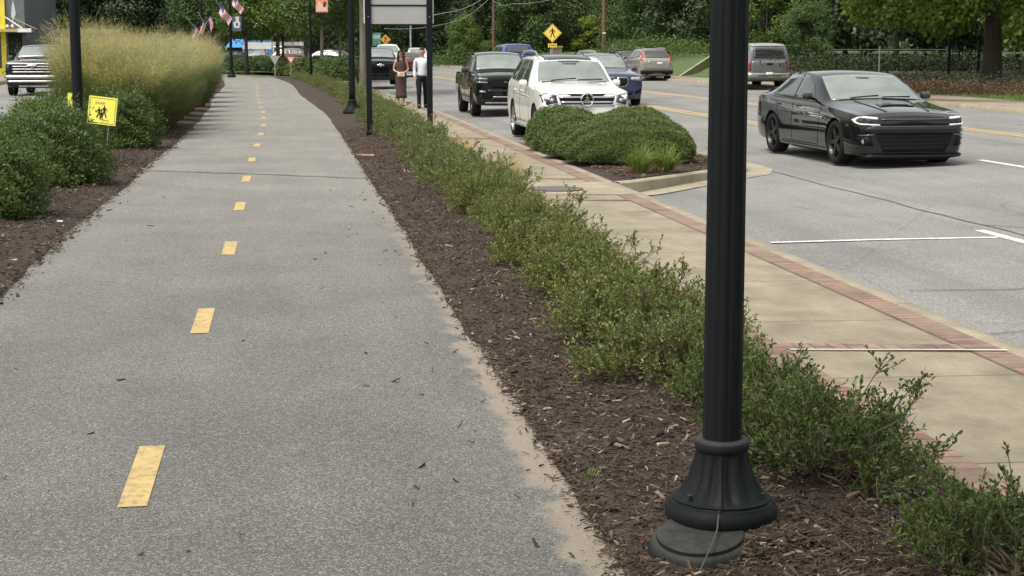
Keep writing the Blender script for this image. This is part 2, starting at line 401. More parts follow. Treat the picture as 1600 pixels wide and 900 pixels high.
# left side
sheet('planting_bed_left', [(-5.6, -.1), (-5.4, .0), (-4.6, .05), (-3.6, .05), (-2.7, .04), (-2.22, .024), (lambda Y: -2.02 + .03 * math.sin(Y * .7), .005)], 1, 125, M['mulch'], curp, {6: .022}, .09, lambda X, Y, k: 0 if k in (0, 6) else .012 * math.sin(X * 7 + Y * 4.1))
sheet('kerb_left', [(-5.58, -.3), (-5.57, -.09), (-5.42, -.085)], 1, 125, M['kerb'])
sheet('side_street', [(-13.0, -.12), (-9.2, -.06), (-5.5, -.14)], 1, 190, M['road'], near=1)
sheet('kerb_far_left', [(-13.2, .06), (-13.02, .05), (-13.0, -.14)], 1, 190, M['kerb'])
sheet('sidewalk_left', [(-40, .06), (-13.18, .055)], 1, 190, M['walk'], near=1)
# lawn beyond the bend
sheet('lawn', [(-1.2, .005), (1.2, .012), (3.0, -.05)], 95.9, 150, M['grass'], lambda Y: cur(Y) - .012 * max(0, min(Y, 125) - 94) ** 2 if Y < 112 else cur(Y) - 3.9)
g = Geo(); a = [(-14, 113), (3.0, 111), (2.0, 190), (-14, 190)]; g.add([(x + cur(y), y, .03) for x, y in a], [[0, 1, 2, 3]]); tag(g.obj('lawn_beyond', M['grass']), kind='structure')

# --- markings
def quad_strip(name, pts, wd, z, mat, kind='structure', uv=True):
    """flat line of width wd through points (X,Y); z value or function"""
    V = []; UV = []
    for i, (x, y) in enumerate(pts):
        a = Vector(pts[max(i - 1, 0)]); b = Vector(pts[min(i + 1, len(pts) - 1)]); d = (b - a).normalized(); n = Vector((-d.y, d.x)) * wd / 2
        for s_ in (-1, 1):
            p = Vector((x, y)) + n * s_; V.append((p.x, p.y, z(p.x, p.y) if callable(z) else z)); UV.append((p.x, p.y))
    F = [[2 * i, 2 * i + 2, 2 * i + 3, 2 * i + 1] for i in range(len(pts) - 1)]
    return tag(link(name, np_mesh(name, V, np.array(F), mat, False, UV)), kind=kind)
PZ = lambda x, y: .0155
for i in range(30):
    y0 = 5.79 + 3.655 * i if i < 28 else 0
    if not y0: continue
    x = -.60 + .075 * min(1, i / 2) + .02 * math.sin(i)
    ys = [y0 + .05, y0 + .5, y0 + .97]
    quad_strip('path_centre_dash', [(x + curp(y), y) for y in ys], .108, PZ, M['yellow paint'])
rz = lambda e=.004: (lambda x, y: road_z(x, y) + e)
def line(name, X, y0, y1, wd, mat, e=.004, step=1.5, wob=0):
    n = max(2, int((y1 - y0) / step)); pts = []
    for i in range(n + 1):
        y = y0 + (y1 - y0) * i / n; pts.append((X + cur(y) + wob * (math.sin(y * 1.7) + .6 * math.sin(y * 4.1)), y))
    return quad_strip(name, pts, wd, rz(e), mat)
quad_strip('parking_bay_line', [(4.85, 15.48), (6, 15.34), (7.12, 15.13)], .09, rz(), M['road white'])
line('parking_lane_line', 7.2, 13.4, 15.75, .11, M['road white'])
line('parking_lane_line', 7.2, 6.4, 8.9, .11, M['road white'])
line('lane_line', 11.12, 21.3, 24.4, .12, M['road white'])
line('lane_line', 11.12, 12.2, 15.2, .12, M['road white'])
line('turn_lane_yellow_line', 11.05, 34.5, 140, .11, M['road yellow'])
line('turn_lane_yellow_line', 11.32, 33, 140, .11, M['road yellow'])
line('median_yellow_line', 14.35, 3, 140, .11, M['road yellow']); line('median_yellow_line', 14.6, 3, 140, .10, M['road yellow'])
line('pavement_seam', 7.42, 3, 24.2, .035, M['tar'], .003, .25, .02)
quad_strip('pavement_crack', [(5.0, 12.2), (5.8, 12.0), (6.4, 12.15), (7.3, 11.9), (8.2, 12.0)], .018, rz(.003), M['tar'])
quad_strip('pavement_crack', [(4.6, 10.2), (5.4, 10.35), (6.3, 10.2), (7.4, 10.3)], .014, rz(.003), M['tar'])
quad_strip('pavement_crack', [(7.4, 16.2), (8.2, 15.2), (9.4, 14.6), (10.6, 14.0)], .02, rz(.003), M['tar'])
# sealed joint across the path
pts = [(-2.02 + 3.1 * i / 16, 22.62 - 1.85 * i / 16 + .03 * math.sin(i * 2.1)) for i in range(17)]
quad_strip('path_joint', pts, .05, lambda x, y: .0155, M['tar'])
for y_, l0, l1 in ((33.5, -1.95, 1.0), (46, -1.9, .9), (60, -1.9, .9), (74, -1.9, .9)):
    quad_strip('path_joint', [(l0 + (l1 - l0) * i / 8 + cur(y_), y_ - .08 * i + .03 * math.sin(i * 2)) for i in range(9)], .035, lambda x, y: .0155, M['tar'])
# brick cross band with a pale mortar line, concrete crossing strip, valve cover
def band(name, y, wd, mat, z=-.104, x0=2.95, x1=4.05, sk=-.15):
    V = [(x0, y - wd / 2 - sk * 0, z), (x1, y - wd / 2 + sk, z - .006), (x1, y + wd / 2 + sk, z - .006), (x0, y + wd / 2, z)]
    return tag(link(name, np_mesh(name, V, np.array([[0, 1, 2, 3]]), mat, False, [(v[0], v[1]) for v in V])), kind='structure')
simple('mortar white', (.55, .52, .46), .9)
band('brick_cross_band', 9.18, .2, M['brickx'], -.099)
band('mortar_line', 9.05, .028, M['mortar white'], -.093, 2.97, 4.27, -.17)
band('brick_cross_band', 18.75, .13, M['brickx'], -.099)
band('brick_cross_band', 21.9, .13, M['brickx'], -.099)
band('concrete_strip', 20.35, 1.9, M['conc'], -.0995, 2.95, 4.275, -.1)
for y_ in (32, 44, 56): band('brick_cross_band', y_, .14, M['brickx'], -.099)
simple('cast iron', (.14, .125, .11), .7, .3, bump=.5, scale=20)
g = Geo().lathe([(.33, 0), (.345, .008), (.32, .014), (.30, .010), (.0001, .012)], 36)
cv = g.obj('manhole_cover', M['cast iron'], None, True, (3.42, 20.1, -.0985)); tag(cv, 'round dark iron cover set in the pale strip of the sidewalk', 'manhole cover')

# brick and concrete scrap showing beside the path
t_ = thing('paving_scrap', 'small wedge of brick and concrete showing at the mulch edge beside the path', 'paving slab', (1.3, 25.0, .0))
g = Geo().prism([(-.22, .33), (.12, .26), (.10, -.10), (-.02, -.12)], .034); g.obj('brick_piece', M['brickx'] if 0 else simple('scrap brick', (.33, .17, .12), .9, var=.3), t_)
g = Geo().prism([(.125, .255), (.62, .12), (.55, .02), (.105, -.10)], .032); g.obj('concrete_piece', M['conc'], t_)

# ------------------------------------------------------------------ bulb-out island in the parking lane
ring = [(4.44, 21.0), (4.75, 21.2), (6.3, 22.9), (6.9, 23.5), (7.15, 24.2), (7.2, 25.2), (7.15, 28.2), (6.7, 29.4), (5.6, 30.2), (4.44, 30.6)]
def offs(ring, d):
    out = []
    n = len(ring)
    for i in range(n):
        a = Vector(ring[max(i - 1, 0)]); b = Vector(ring[min(i + 1, n - 1)]); t0 = (b - a).normalized()
        out.append(tuple(Vector(ring[i]) - Vector((t0.y, -t0.x)) * d))
    return out
inn = offs(ring, .15); V = []; UV = []
for (x, y), (xi, yi) in zip(ring, inn):
    V += [(x, y, -.30), (x, y, -.115), (x - (x - xi) * .12, y - (y - yi) * .12, -.097), (xi, yi, -.095), (xi, yi, -.2)]
    UV += [(x, y)] * 5
n = 5; F = [[i * n + k, (i + 1) * n + k, (i + 1) * n + k + 1, i * n + k + 1] for i in range(len(ring) - 1) for k in range(n - 1)]
tag(link('island_kerb', np_mesh('island_kerb', V, np.array(F), mat_conc('island kerb concrete', (.32, .29, .22), .35), False, UV)), kind='structure')
ap = offs(ring, -.42)
V = []; UV = []
for (x, y), (xo, yo) in zip(ring[:7], ap[:7]):
    V += [(x, y, road_z(x, y) + .004), (xo, yo, road_z(xo, yo) + .006)]; UV += [(x, y), (xo, yo)]
V = [v if v[0] > 4.43 else (4.43, v[1], v[2]) for v in V]
F = [[2 * i, 2 * i + 1, 2 * i + 3, 2 * i + 2] for i in range(6)]
tag(link('gutter_apron', np_mesh('gutter_apron', V, np.array(F), M['conc'], False, UV)), kind='structure')
bm = bmesh.new(); vs_ = [bm.verts.new((x, y, -.13)) for x, y in inn]; f = bm.faces.new(vs_); bmesh.ops.triangulate(bm, faces=[f])
for _ in range(3): bmesh.ops.subdivide_edges(bm, edges=bm.edges[:], cuts=1, use_grid_fill=True)
cx, cy = 5.7, 26
for v in bm.verts:
    if not v.is_boundary: v.co.z += .05 * max(0, 1 - ((v.co.x - cx) / 1.6) ** 2) + random.uniform(-.01, .015)
tag(bm_obj('island_bed', bm, M['mulch']), kind='structure')

# ------------------------------------------------------------------ wood chips (real slivers lying on the beds)
def chips(n, fx, size, seed):
    rg = np.random.default_rng(seed); V = []; P = fx(rg, n); n = len(P)
    L = rg.gamma(3.0, size / 3, n).clip(.006, .07); W = L * rg.uniform(.12, .36, n) ; W = np.maximum(W, .003); H = W * rg.uniform(.25, .5, n)
    az = rg.uniform(0, 2 * np.pi, n); tl = rg.normal(0, .28, n); rl = rg.normal(0, .5, n)
    d = np.stack([np.cos(az) * np.cos(tl), np.sin(az) * np.cos(tl), np.sin(tl)], 1)
    s = np.stack([-np.sin(az) * np.cos(rl), np.cos(az) * np.cos(rl), np.sin(rl)], 1); u = np.cross(d, s)
    co = []
    for a, b, c in ((-1, -1, 0), (1, -.5, 0), (1, .6, 0), (-1, 1, 0), (-.8, -.8, 1), (.85, -.3, 1), (.9, .4, 1), (-.9, .8, 1)):
        co.append(P + d * (L * a / 2)[:, None] + s * (W * b / 2)[:, None] + u * (H * c)[:, None])
    V = np.stack(co, 1).reshape(-1, 3); base = np.arange(n)[:, None] * 8
    q = np.array([[4, 5, 6, 7], [0, 1, 5, 4], [1, 2, 6, 5], [2, 3, 7, 6], [3, 0, 4, 7]])
    F = (base[:, None, :] + q[None]).reshape(-1, 4); return V, F
def rbz(X, Y):
    c = [(r[0](0) if callable(r[0]) else r[0], r[1]) for r in rb]; z = np.interp(X, [a for a, b in c], [b for a, b in c])
    return z + .005 * np.sin(X * 7 + Y * 4.1) + .005 * np.sin(Y * 9.3 - X * 11)
def f1(rg, n):
    Y = 3.8 + 30 * rg.random(n) ** 2.1; X = rg.uniform(1.06, 2.76, n); k = rg.random(n) < .06
    X[k] = 1.12 - np.abs(rg.normal(0, .05, k.sum())); z = rbz(X, Y) + rg.uniform(0, .012, n); z[X < 1.1] = .012
    return np.stack([X, Y, z], 1)
V, F = chips(120000, f1, .020, 3)
tag(link('wood_mulch', np_mesh('wood_mulch', V, F, M['chip'])), kind='stuff')
def f2(rg, n):
    Y = 9 + 26 * rg.random(n) ** 1.7; X = rg.uniform(-4.6, -2.0, n); k = rg.random(n) < .05; X[k] = -2.04 + np.abs(rg.normal(0, .06, k.sum()))
    z = .055 + rg.uniform(0, .012, n); z = np.where(X > -2.2, .02 + .0 * z, z); z[X > -2.0] = .012; return np.stack([X, Y, z], 1)
V, F = chips(34000, f2, .03, 4)
tag(link('wood_mulch_left', np_mesh('wood_mulch_left', V, F, M['chip'])), kind='stuff')
def f3(rg, n):
    X = rg.uniform(4.6, 7.0, n); Y = rg.uniform(21.3, 26, n); k = (Y - 21.4) > (X - 4.7) * 1.05; X, Y = X[k], Y[k]
    return np.stack([X, Y, -.10 + rg.uniform(0, .03, len(X))], 1)
def f5(rg, n):
    a = rg.uniform(0, 2 * np.pi, n); q = np.sqrt(rg.random(n)); X = 1.60 + .30 * q * np.cos(a); Y = 4.96 + .17 * q * np.sin(a)
    return np.stack([X, Y, .03 + .075 * (1 - q ** 2) * np.where(Y > 4.75, 1, .6)], 1)
V, F = chips(5200, f5, .022, 15); tag(link('wood_mulch_heap', np_mesh('wood_mulch_heap', V, F, M['chip'])), kind='stuff')
V, F = chips(5000, f3, .04, 5); tag(link('wood_mulch_on_island', np_mesh('wood_mulch_on_island', V, F, M['chip'])), kind='stuff')
def f4(rg, n):
    X = np.concatenate([rg.normal(.85, .22, n // 2), rg.uniform(-1.9, 1.0, n - n // 2)]).clip(-1.95, 1.0); Y = 4.2 + 16 * rg.random(n) ** 1.5
    return np.stack([X, Y, np.full(n, .013)], 1)
V, F = chips(150, f4, .03, 6); tag(link('loose_wood_chips', np_mesh('loose_wood_chips', V, F, M['chip'])), kind='stuff')
# ------------------------------------------------------------------ foliage
foliage('hedge leaf', (.07, .10, .036), (.12, .155, .056), (.195, .225, .09), .3, .45)
foliage('hedge far', (.075, .108, .042), (.115, .152, .062), (.17, .20, .09), .3, .5)
foliage('dark shrub leaf', (.036, .070, .020), (.065, .108, .032), (.12, .165, .055), .25, .5)
foliage('juniper leaf', (.04, .070, .026), (.07, .108, .038), (.125, .165, .06), .15, .6)
foliage('oak leaf', (.034, .066, .022), (.058, .098, .034), (.09, .135, .05), .22, .6, .25)
foliage('dark tree leaf', (.028, .053, .028), (.052, .086, .044), (.08, .116, .06), .18, .65, .25)
foliage('shade leaf', (.010, .022, .010), (.02, .036, .016), (.04, .055, .024), .15, .7)  # leaf colour darkened to carry the shade under the trees
foliage('light tree leaf', (.05, .09, .022), (.08, .13, .034), (.125, .175, .05), .3, .55, .3)
foliage('maple leaf', (.06, .11, .024), (.11, .175, .036), (.18, .245, .06), .35, .55, .35)
foliage('yellow green leaf', (.09, .13, .03), (.13, .18, .04), (.18, .22, .06), .35, .55, .3)
foliage('grass blade', (.085, .125, .055), (.13, .17, .08), (.19, .21, .11), .25, .6, .7)
foliage('grass plume', (.27, .25, .165), (.36, .335, .23), (.45, .42, .30), .3, .8, .7)
foliage('dead blade', (.16, .11, .055), (.22, .15, .08), (.28, .20, .11), .2, .8, .7)
foliage('daylily leaf', (.09, .15, .035), (.14, .20, .05), (.2, .22, .08), .3, .5)
foliage('brown leaf', (.04, .035, .02), (.075, .045, .032), (.11, .07, .048), .2, .7)
def bark(name, a, b):
    t = NT(name); v = t.coord('Object'); n = t.noise(t.mapping(v, (1, 1, .25)), 9, 6, .75)
    t.color(t.ramp(n, [(.3, a), (.7, b)])); t.rough(.95); t.bump(n, .7, .03); M[name] = t.m
bark('bark', (.04, .033, .026), (.11, .09, .07)); bark('pale bark', (.12, .105, .085), (.26, .23, .19)); bark('twig', (.07, .055, .035), (.16, .125, .08))

def leaf_quads(P, D, S, l, wd, rg, hexa=False):
    """pointed leaves at P pointing D with side S; arrays"""
    n = len(P); l = l[:, None]; wd = wd[:, None]; Nn = np.cross(D, S)
    if not hexa:
        V = np.stack([P, P + D * l * .45 + S * wd * .5, P + D * l, P + D * l * .45 - S * wd * .5], 1).reshape(-1, 3)
        return V, (np.arange(n)[:, None] * 4 + np.arange(4)[None])
    k = Nn * wd * .18
    V = np.stack([P, P + D * l * .4 + S * wd * .38 + k, P + D * l * .75 + S * wd * .5 + k, P + D * l, P + D * l * .75 - S * wd * .5 + k, P + D * l * .4 - S * wd * .38 + k], 1).reshape(-1, 3)
    b = np.arange(n)[:, None] * 6
    F = np.concatenate([b + np.array([[0, 1, 2, 3]]), b + np.array([[0, 3, 4, 5]])])
    return V, F
def unit(a): return a / (np.linalg.norm(a, axis=1, keepdims=True) + 1e-9)
def rnd_dirs(n, rg): return unit(rg.normal(size=(n, 3)))
def side_of(D, rg): return unit(np.cross(D, rnd_dirs(len(D), rg)))
class Leaves:
    def __init__(s): s.V = []; s.F = []; s.n = 0
    def add(s, V, F): s.V.append(V); s.F.append(F + s.n); s.n += len(V)
    def mesh(s, name, mat): return np_mesh(name, np.concatenate(s.V), np.concatenate(s.F), mat)
def tri_tubes(segs, name, mat):
    """thin 3-sided twigs: list of (points, r0, r1)"""
    V = []; F = []; n = 0
    for pts, r0, r1 in segs:
        m = len(pts)
        for i, p in enumerate(pts):
            d = pts[min(i + 1, m - 1)] - pts[max(i - 1, 0)]; d = d / (np.linalg.norm(d) + 1e-9)
            a = np.cross(d, [.3, .5, .8]); a /= np.linalg.norm(a) + 1e-9; b = np.cross(d, a); r = r0 + (r1 - r0) * i / (m - 1)
            for k in range(4):
                t = k * math.pi / 2; V.append(p + a * r * math.cos(t) + b * r * math.sin(t))
        for i in range(m - 1):
            for k in range(4): F.append([n + i * 4 + k, n + i * 4 + (k + 1) % 4, n + (i + 1) * 4 + (k + 1) % 4, n + (i + 1) * 4 + k])
        n += m * 4
    return np_mesh(name, np.array(V), np.array(F), mat, True)

def shrub_proto(seed, rx=.55, ry=.6, h=.5, stems=70, leafl=.026, sprigs=6, dense=1.0, far=False):
    """loose evergreen shrub: stems from the base, twigs, obovate leaves"""
    rg = np.random.default_rng(seed); segs = []; LP = []; LD = []; LL = []
    for i in range(stems + sprigs):
        a = rg.uniform(0, 2 * np.pi); q = math.sqrt(rg.uniform(.0, 1)); lng = i >= stems
        tip = np.array([math.cos(a) * q * rx, math.sin(a) * q * ry, h * (1.02 - .62 * q ** 2.2) * rg.uniform(.78, 1.08)])
        if lng: tip = np.array([math.cos(a) * rx * rg.uniform(.5, 1.05), math.sin(a) * ry * rg.uniform(.5, 1.05), h * rg.uniform(1.08, 1.42)])
        base = np.array([rg.normal() * .03, rg.normal() * .03, 0]); mid = base * .5 + tip * .5 + np.array([rg.normal() * .04, rg.normal() * .04, -.04 + rg.normal() * .02])
        pts = [base, base * .65 + mid * .35 + [0, 0, .03], mid, mid * .4 + tip * .6, tip]
        segs.append(([np.array(p) for p in pts], .008 if not lng else .006, .0016))
        ax = unit((tip - mid)[None])[0]
        ntw = int((10 if not lng else 7) * dense)
        for k in range(ntw):
            t = rg.uniform(.25, 1) if not lng else rg.uniform(.15, 1)
            o = mid + (tip - mid) * t; d = unit((ax * .8 + rg.normal(size=3) * .65 + [0, 0, .35])[None])[0]; L = rg.uniform(.07, .15) * (1 if not lng else .8)
            e = o + d * L; segs.append(([o, (o + e) / 2 + rg.normal(size=3) * .004, e], .002, .001))
            nl = int(rg.integers(9, 15) * (1.0 if not far else .6))
            ts = rg.uniform(.15, 1.05, nl)
            LP.append(o + d * L * ts[:, None]); dd = unit(d[None] * rg.uniform(.3, 1.3, (nl, 1)) + rg.normal(size=(nl, 3)) * .75 + [0, 0, .25]); LD.append(dd)
            LL.append(rg.uniform(.65, 1.2, nl) * leafl * (1.45 if far else 1))
    P = np.concatenate(LP); D = np.concatenate(LD); L = np.concatenate(LL)
    V, F = leaf_quads(P, D, side_of(D, rg), L, L * .42, rg, not far)
    return V, F, tri_tubes(segs, 'stem', M['twig'])
def shrub_from(V, F, stem, mat):
    return np_mesh('foliage', V, F, mat), stem

deep = []
ordn = ['nearest', 'second', 'third', 'fourth', 'fifth', 'sixth', 'seventh', 'eighth', 'ninth', 'tenth', 'eleventh', 'twelfth', 'thirteenth', 'fourteenth', 'fifteenth', 'sixteenth', 'seventeenth', 'eighteenth', 'nineteenth', 'twentieth']
near_p = [shrub_from(*shrub_proto(s, mx, my, hh, 66, .024, sp), M['hedge leaf']) for s, mx, my, hh, sp in ((11, .32, .52, .27, 10), (12, .31, .50, .25, 9), (13, .36, .50, .29, 14))]
far_p = [shrub_from(*shrub_proto(s, .34, .6, .27, 66, .024, 12, .9, True), M['hedge far']) for s in (21, 22, 23)]
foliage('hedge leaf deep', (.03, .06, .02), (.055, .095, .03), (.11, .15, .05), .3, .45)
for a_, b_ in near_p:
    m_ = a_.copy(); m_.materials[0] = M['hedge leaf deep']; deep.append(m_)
hx = [(4.5, 2.26, 1), (5.85, 2.06, 2), (6.9, 2.08, 1), (7.75, 1.93, 0), (8.6, 1.97, 2), (9.5, 2.03, 0), (10.4, 2.0, 2), (11.3, 2.06, 1), (12.2, 2.02, 0), (13.1, 2.08, 2), (14.0, 2.04, 1), (14.9, 2.08, 0), (15.8, 2.06, 2), (16.8, 2.1, 1), (17.8, 2.08, 0)]
Y = 19.0
while Y < 92: hx.append((Y, 2.1 + .05 * math.sin(Y) + min(.16, (Y - 19) * .02), random.randrange(3))); Y += .95 + .004 * Y
def ordinal(i):
    n = i + 1
    if n <= 20: return ordn[i]
    tens = {2: 'twenty', 3: 'thirty', 4: 'forty', 5: 'fifty', 6: 'sixty', 7: 'seventy', 8: 'eighty'}[n // 10]
    o1 = ['', 'first', 'second', 'third', 'fourth', 'fifth', 'sixth', 'seventh', 'eighth', 'ninth'][n % 10]
    return (tens + '-' + o1) if n % 10 else {'twenty': 'twentieth', 'thirty': 'thirtieth', 'forty': 'fortieth', 'fifty': 'fiftieth', 'sixty': 'sixtieth', 'seventy': 'seventieth', 'eighty': 'eightieth'}[tens]
for i, (Y, X, k) in enumerate(hx):
    fm, sm = (near_p if Y < 17 else far_p)[k]
    if i == 0: lb = 'nearest low shrub of the hedge row, spreading into the lower right corner'
    elif i == 1: lb = 'open sprawling hedge shrub with bare stems just right of the big lamp post'
    elif i == 2: lb = 'low hedge shrub directly behind the big lamp post'
    else: lb = '%s low green shrub of the hedge row, counted from the near end' % ordinal(i)
    t_ = thing('hedge_shrub', lb, 'shrub', (X + cur(Y), Y, .02), random.uniform(0, 6.28), 'low evergreen shrubs in the hedge row between path and sidewalk')
    s_ = random.uniform(.92, 1.12); sx = 1.0 if Y < 17 else 1.0 + min(.2, (Y - 17) * .01)
    t_.scale = (s_ * sx, s_ * sx, s_ * random.uniform(.95, 1.08))
    link('foliage', fm, t_); link('stem', sm, t_)
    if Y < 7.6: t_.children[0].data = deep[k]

# --- dense rounded shrubs: leaves on a lumpy skin with depth
def mound_leaves(seed, rx, ry, h, n, leafl, lump=.10, depth=.16, up=.5, aspect=.4, wild=0.0, sprig=.35):
    rg = np.random.default_rng(seed); d = rnd_dirs(n, rg); d[:, 2] = np.abs(d[:, 2]); d = unit(d)
    ph = rg.uniform(0, 6, 8)
    f = 1 + lump * (np.sin(d[:, 0] * 5 + ph[0]) * np.cos(d[:, 1] * 6 + ph[1]) + .6 * np.sin(d[:, 0] * 11 + d[:, 2] * 9 + ph[2]) + .5 * np.sin(d[:, 1] * 17 + d[:, 2] * 13 + ph[3]))
    r = f * (1 - depth * rg.random(n) ** 1.4 + wild * np.maximum(0, rg.normal(size=n)) ** 2)
    hz_ = np.hypot(d[:, 0], d[:, 1]); sup = 1 / (hz_ ** 2.5 + d[:, 2] ** 2.5) ** (1 / 2.5)
    P = d * (r * sup)[:, None] * [rx, ry, h * .94] + [0, 0, h * .06]; P[:, :2] *= (1 - .16 * (1 - np.minimum(1, P[:, 2:3] / (.35 * h))) ** 2); P[:, 2] = np.maximum(P[:, 2], .02 + rg.random(n) * .05)
    Nn = unit(d * 1.2 + [0, 0, .35] + rg.normal(size=(n, 3)) * .45); D = unit(np.cross(Nn, rnd_dirs(n, rg)) + d * .45 + [0, 0, up * .5]); L = rg.uniform(.6, 1.3, n) * leafl
    return leaf_quads(P, D, unit(np.cross(Nn, D)), L, L * aspect, rg)
def core_mesh(seed, rx, ry, h, k=.86):
    """twiggy dark inner branches filling the middle of a shrub"""
    rg = np.random.default_rng(seed); segs = []
    for i in range(90):
        d = rnd_dirs(1, rg)[0]; d[2] = abs(d[2]); tip = d * [rx * k, ry * k, h * k]; b = np.array([rg.normal() * .05, rg.normal() * .05, 0])
        segs.append(([b, b * .4 + tip * .6 + rg.normal(size=3) * .03, tip], .014, .004))
    return tri_tubes(segs, 'branches', M['twig'])
def round_shrub(name, label, cat, loc, rx, ry, h, n, leafl, mat, seed, group=None, **kw):
    t_ = thing(name, label, cat, loc, 0, group)
    V, F = mound_leaves(seed, rx, ry, h, n, leafl, **kw); V2, F2 = mound_leaves(seed + 50, rx * .86, ry * .86, h * .9, n // 3, leafl * 1.5, **kw)
    L = Leaves(); L.add(V, F); L.add(V2, F2); link('foliage', L.mesh('foliage', mat), t_); link('branches', core_mesh(seed, rx, ry, h), t_); return t_
gi = 'clipped rounded shrubs on the kerbed island'
jk = dict(lump=.035, depth=.07, up=.3, aspect=.34)
round_shrub('round_shrub', 'largest rounded shrub on the island, at the front right behind the tufts', 'shrub', (5.32, 24.55, -.08), 1.10, .90, .76, 60000, .034, M['juniper leaf'], 31, gi, **jk)
round_shrub('round_shrub', 'rounded shrub at the left of the island, bulging over the sidewalk edge', 'shrub', (4.70, 26.0, -.08), .56, .66, .70, 30000, .034, M['juniper leaf'], 32, gi, **jk)
round_shrub('round_shrub', 'rounded shrub at the rear left of the island, beside the white SUV', 'shrub', (4.86, 27.9, -.08), .68, .78, .75, 24000, .038, M['juniper leaf'], 33, gi, **jk)
round_shrub('round_shrub', 'rounded shrub at the rear of the island in front of the white SUV bumper', 'shrub', (5.95, 27.2, -.08), .80, .78, .75, 24000, .038, M['juniper leaf'], 34, gi, **jk)
gl = 'loose dark shrubs on the left of the path'
dk = dict(lump=.13, depth=.3, up=.4, aspect=.42, wild=.03)
round_shrub('dark_shrub', 'nearest dark green shrub, cut off by the left edge of the picture', 'shrub', (-2.98, 16.25, 0), .60, .70, .86, 38000, .033, M['dark shrub leaf'], 41, gl, **dk)
round_shrub('dark_shrub', 'large dark green shrub in front of the yellow sign', 'shrub', (-2.98, 20.2, 0), .77, .80, .93, 48000, .035, M['dark shrub leaf'], 42, gl, **dk)
round_shrub('dark_shrub', 'dark green shrub between the yellow sign and the tall grass', 'shrub', (-2.72, 27.4, 0), .55, .7, .93, 26000, .042, M['dark shrub leaf'], 43, gl, **dk)
round_shrub('dark_shrub', 'bushy green shrub rising behind the left lamp post', 'shrub', (-3.45, 24.2, 0), .75, .8, .95, 30000, .04, M['dark shrub leaf'], 44, gl, **dk)
round_shrub('dark_shrub', 'low dark shrub at the left edge beyond the nearest one', 'shrub', (-4.15, 19.5, 0), .7, .8, .95, 24000, .042, M['dark shrub leaf'], 45, gl, **dk)
for i, (px, D, rx, h, lb) in enumerate([(388, 118, 1.5, 1.0, 'dark round bush beyond the bend of the path, leftmost of its row'), (412, 120, 1.5, 1.05, 'dark round bush beyond the bend, second from the left of its row'), (438, 116, 1.2, .95, 'dark round bush beyond the bend behind the yield signs')]):
    round_shrub('round_bush', lb, 'bush', tuple(at(px, D, 0)), rx, rx, h, 5000, .13, M['oak leaf'], 60 + i, 'round bushes beyond the bend of the path', lump=.08, depth=.14, up=.3, aspect=.5)
for i, (px, D, rx, h, lb) in enumerate([(450, 101, .9, 1.0, 'bush at the start of the far planting, left of the banner pole'), (472, 94, .9, 1.1, 'green bush left of the banner pole beside the far path'), (520, 88, 1.6, 1.15, 'wide dark hedge bush between the banner pole and the next lamp post'), (540, 84, 1.1, 1.2, 'dark bush just left of the middle lamp post'), (590, 96, 1.2, 1.0, 'bush behind the leaning trunk')]):
    round_shrub('roadside_bush', lb, 'bush', tuple(at(px, D, 0)), rx, rx, h, 5000, .11, M['oak leaf' if i in (2, 3) else 'hedge far'], 70 + i, 'bushes along the far planting strip', lump=.1, depth=.16, up=.3, aspect=.5)

# --- tall ornamental grass with airy seed heads
def blades(seed, n, r0, h, spread, wd, droop, bend=5, base=0.0, hv=.25):
    rg = np.random.default_rng(seed); a = rg.uniform(0, 2 * np.pi, n); q = np.sqrt(rg.random(n)) * r0
    az = a + rg.normal(0, .5, n); H = h * (1 + rg.normal(0, hv, n)).clip(.45, 1.25); S = spread * rg.random(n) ** .8
    x0 = np.cos(a) * q; y0 = np.sin(a) * q; V = []
    for k in range(bend + 1):
        t = k / bend; out = S * (t ** 1.6) ; z = base + H * (t - droop * t ** 3 * (S / (spread + 1e-6)))
        c = np.stack([x0 + np.cos(az) * out, y0 + np.sin(az) * out, z], 1); s = np.stack([-np.sin(az + .6), np.cos(az + .6), 0 * az], 1)
        ww = wd * (1 - t ** 2 * .85); V.append(c - s * ww / 2); V.append(c + s * ww / 2)
    V = np.stack(V, 1); m = 2 * (bend + 1); b = np.arange(n)[:, None] * m
    F = np.concatenate([b + np.array([[2 * k, 2 * k + 1, 2 * k + 3, 2 * k + 2]]) for k in range(bend)]); return V.reshape(-1, 3), F
def plume(seed, n, R_, h0, h1, l, wd):
    rg = np.random.default_rng(seed); a = rg.uniform(0, 2 * np.pi, n); t = rg.beta(2.2, 2.0, n); q = np.sqrt(rg.random(n)) * R_ * (.62 + .45 * t)
    lump = .1 * np.sin(a * 5 + seed) + .08 * np.sin(a * 11)
    P = np.stack([np.cos(a) * q, np.sin(a) * q, h0 + (h1 - h0) * t * (1 - .28 * (q / R_) ** 2) + lump], 1)
    D = unit(np.stack([np.cos(a) * .45, np.sin(a) * .45, np.full(n, .7)], 1) + rg.normal(size=(n, 3)) * .42); L = l * rg.uniform(.5, 1.4, n)
    return leaf_quads(P, D, side_of(D, rg), L, np.full(n, wd) * rg.uniform(.6, 1.3, n), rg)
gp = []
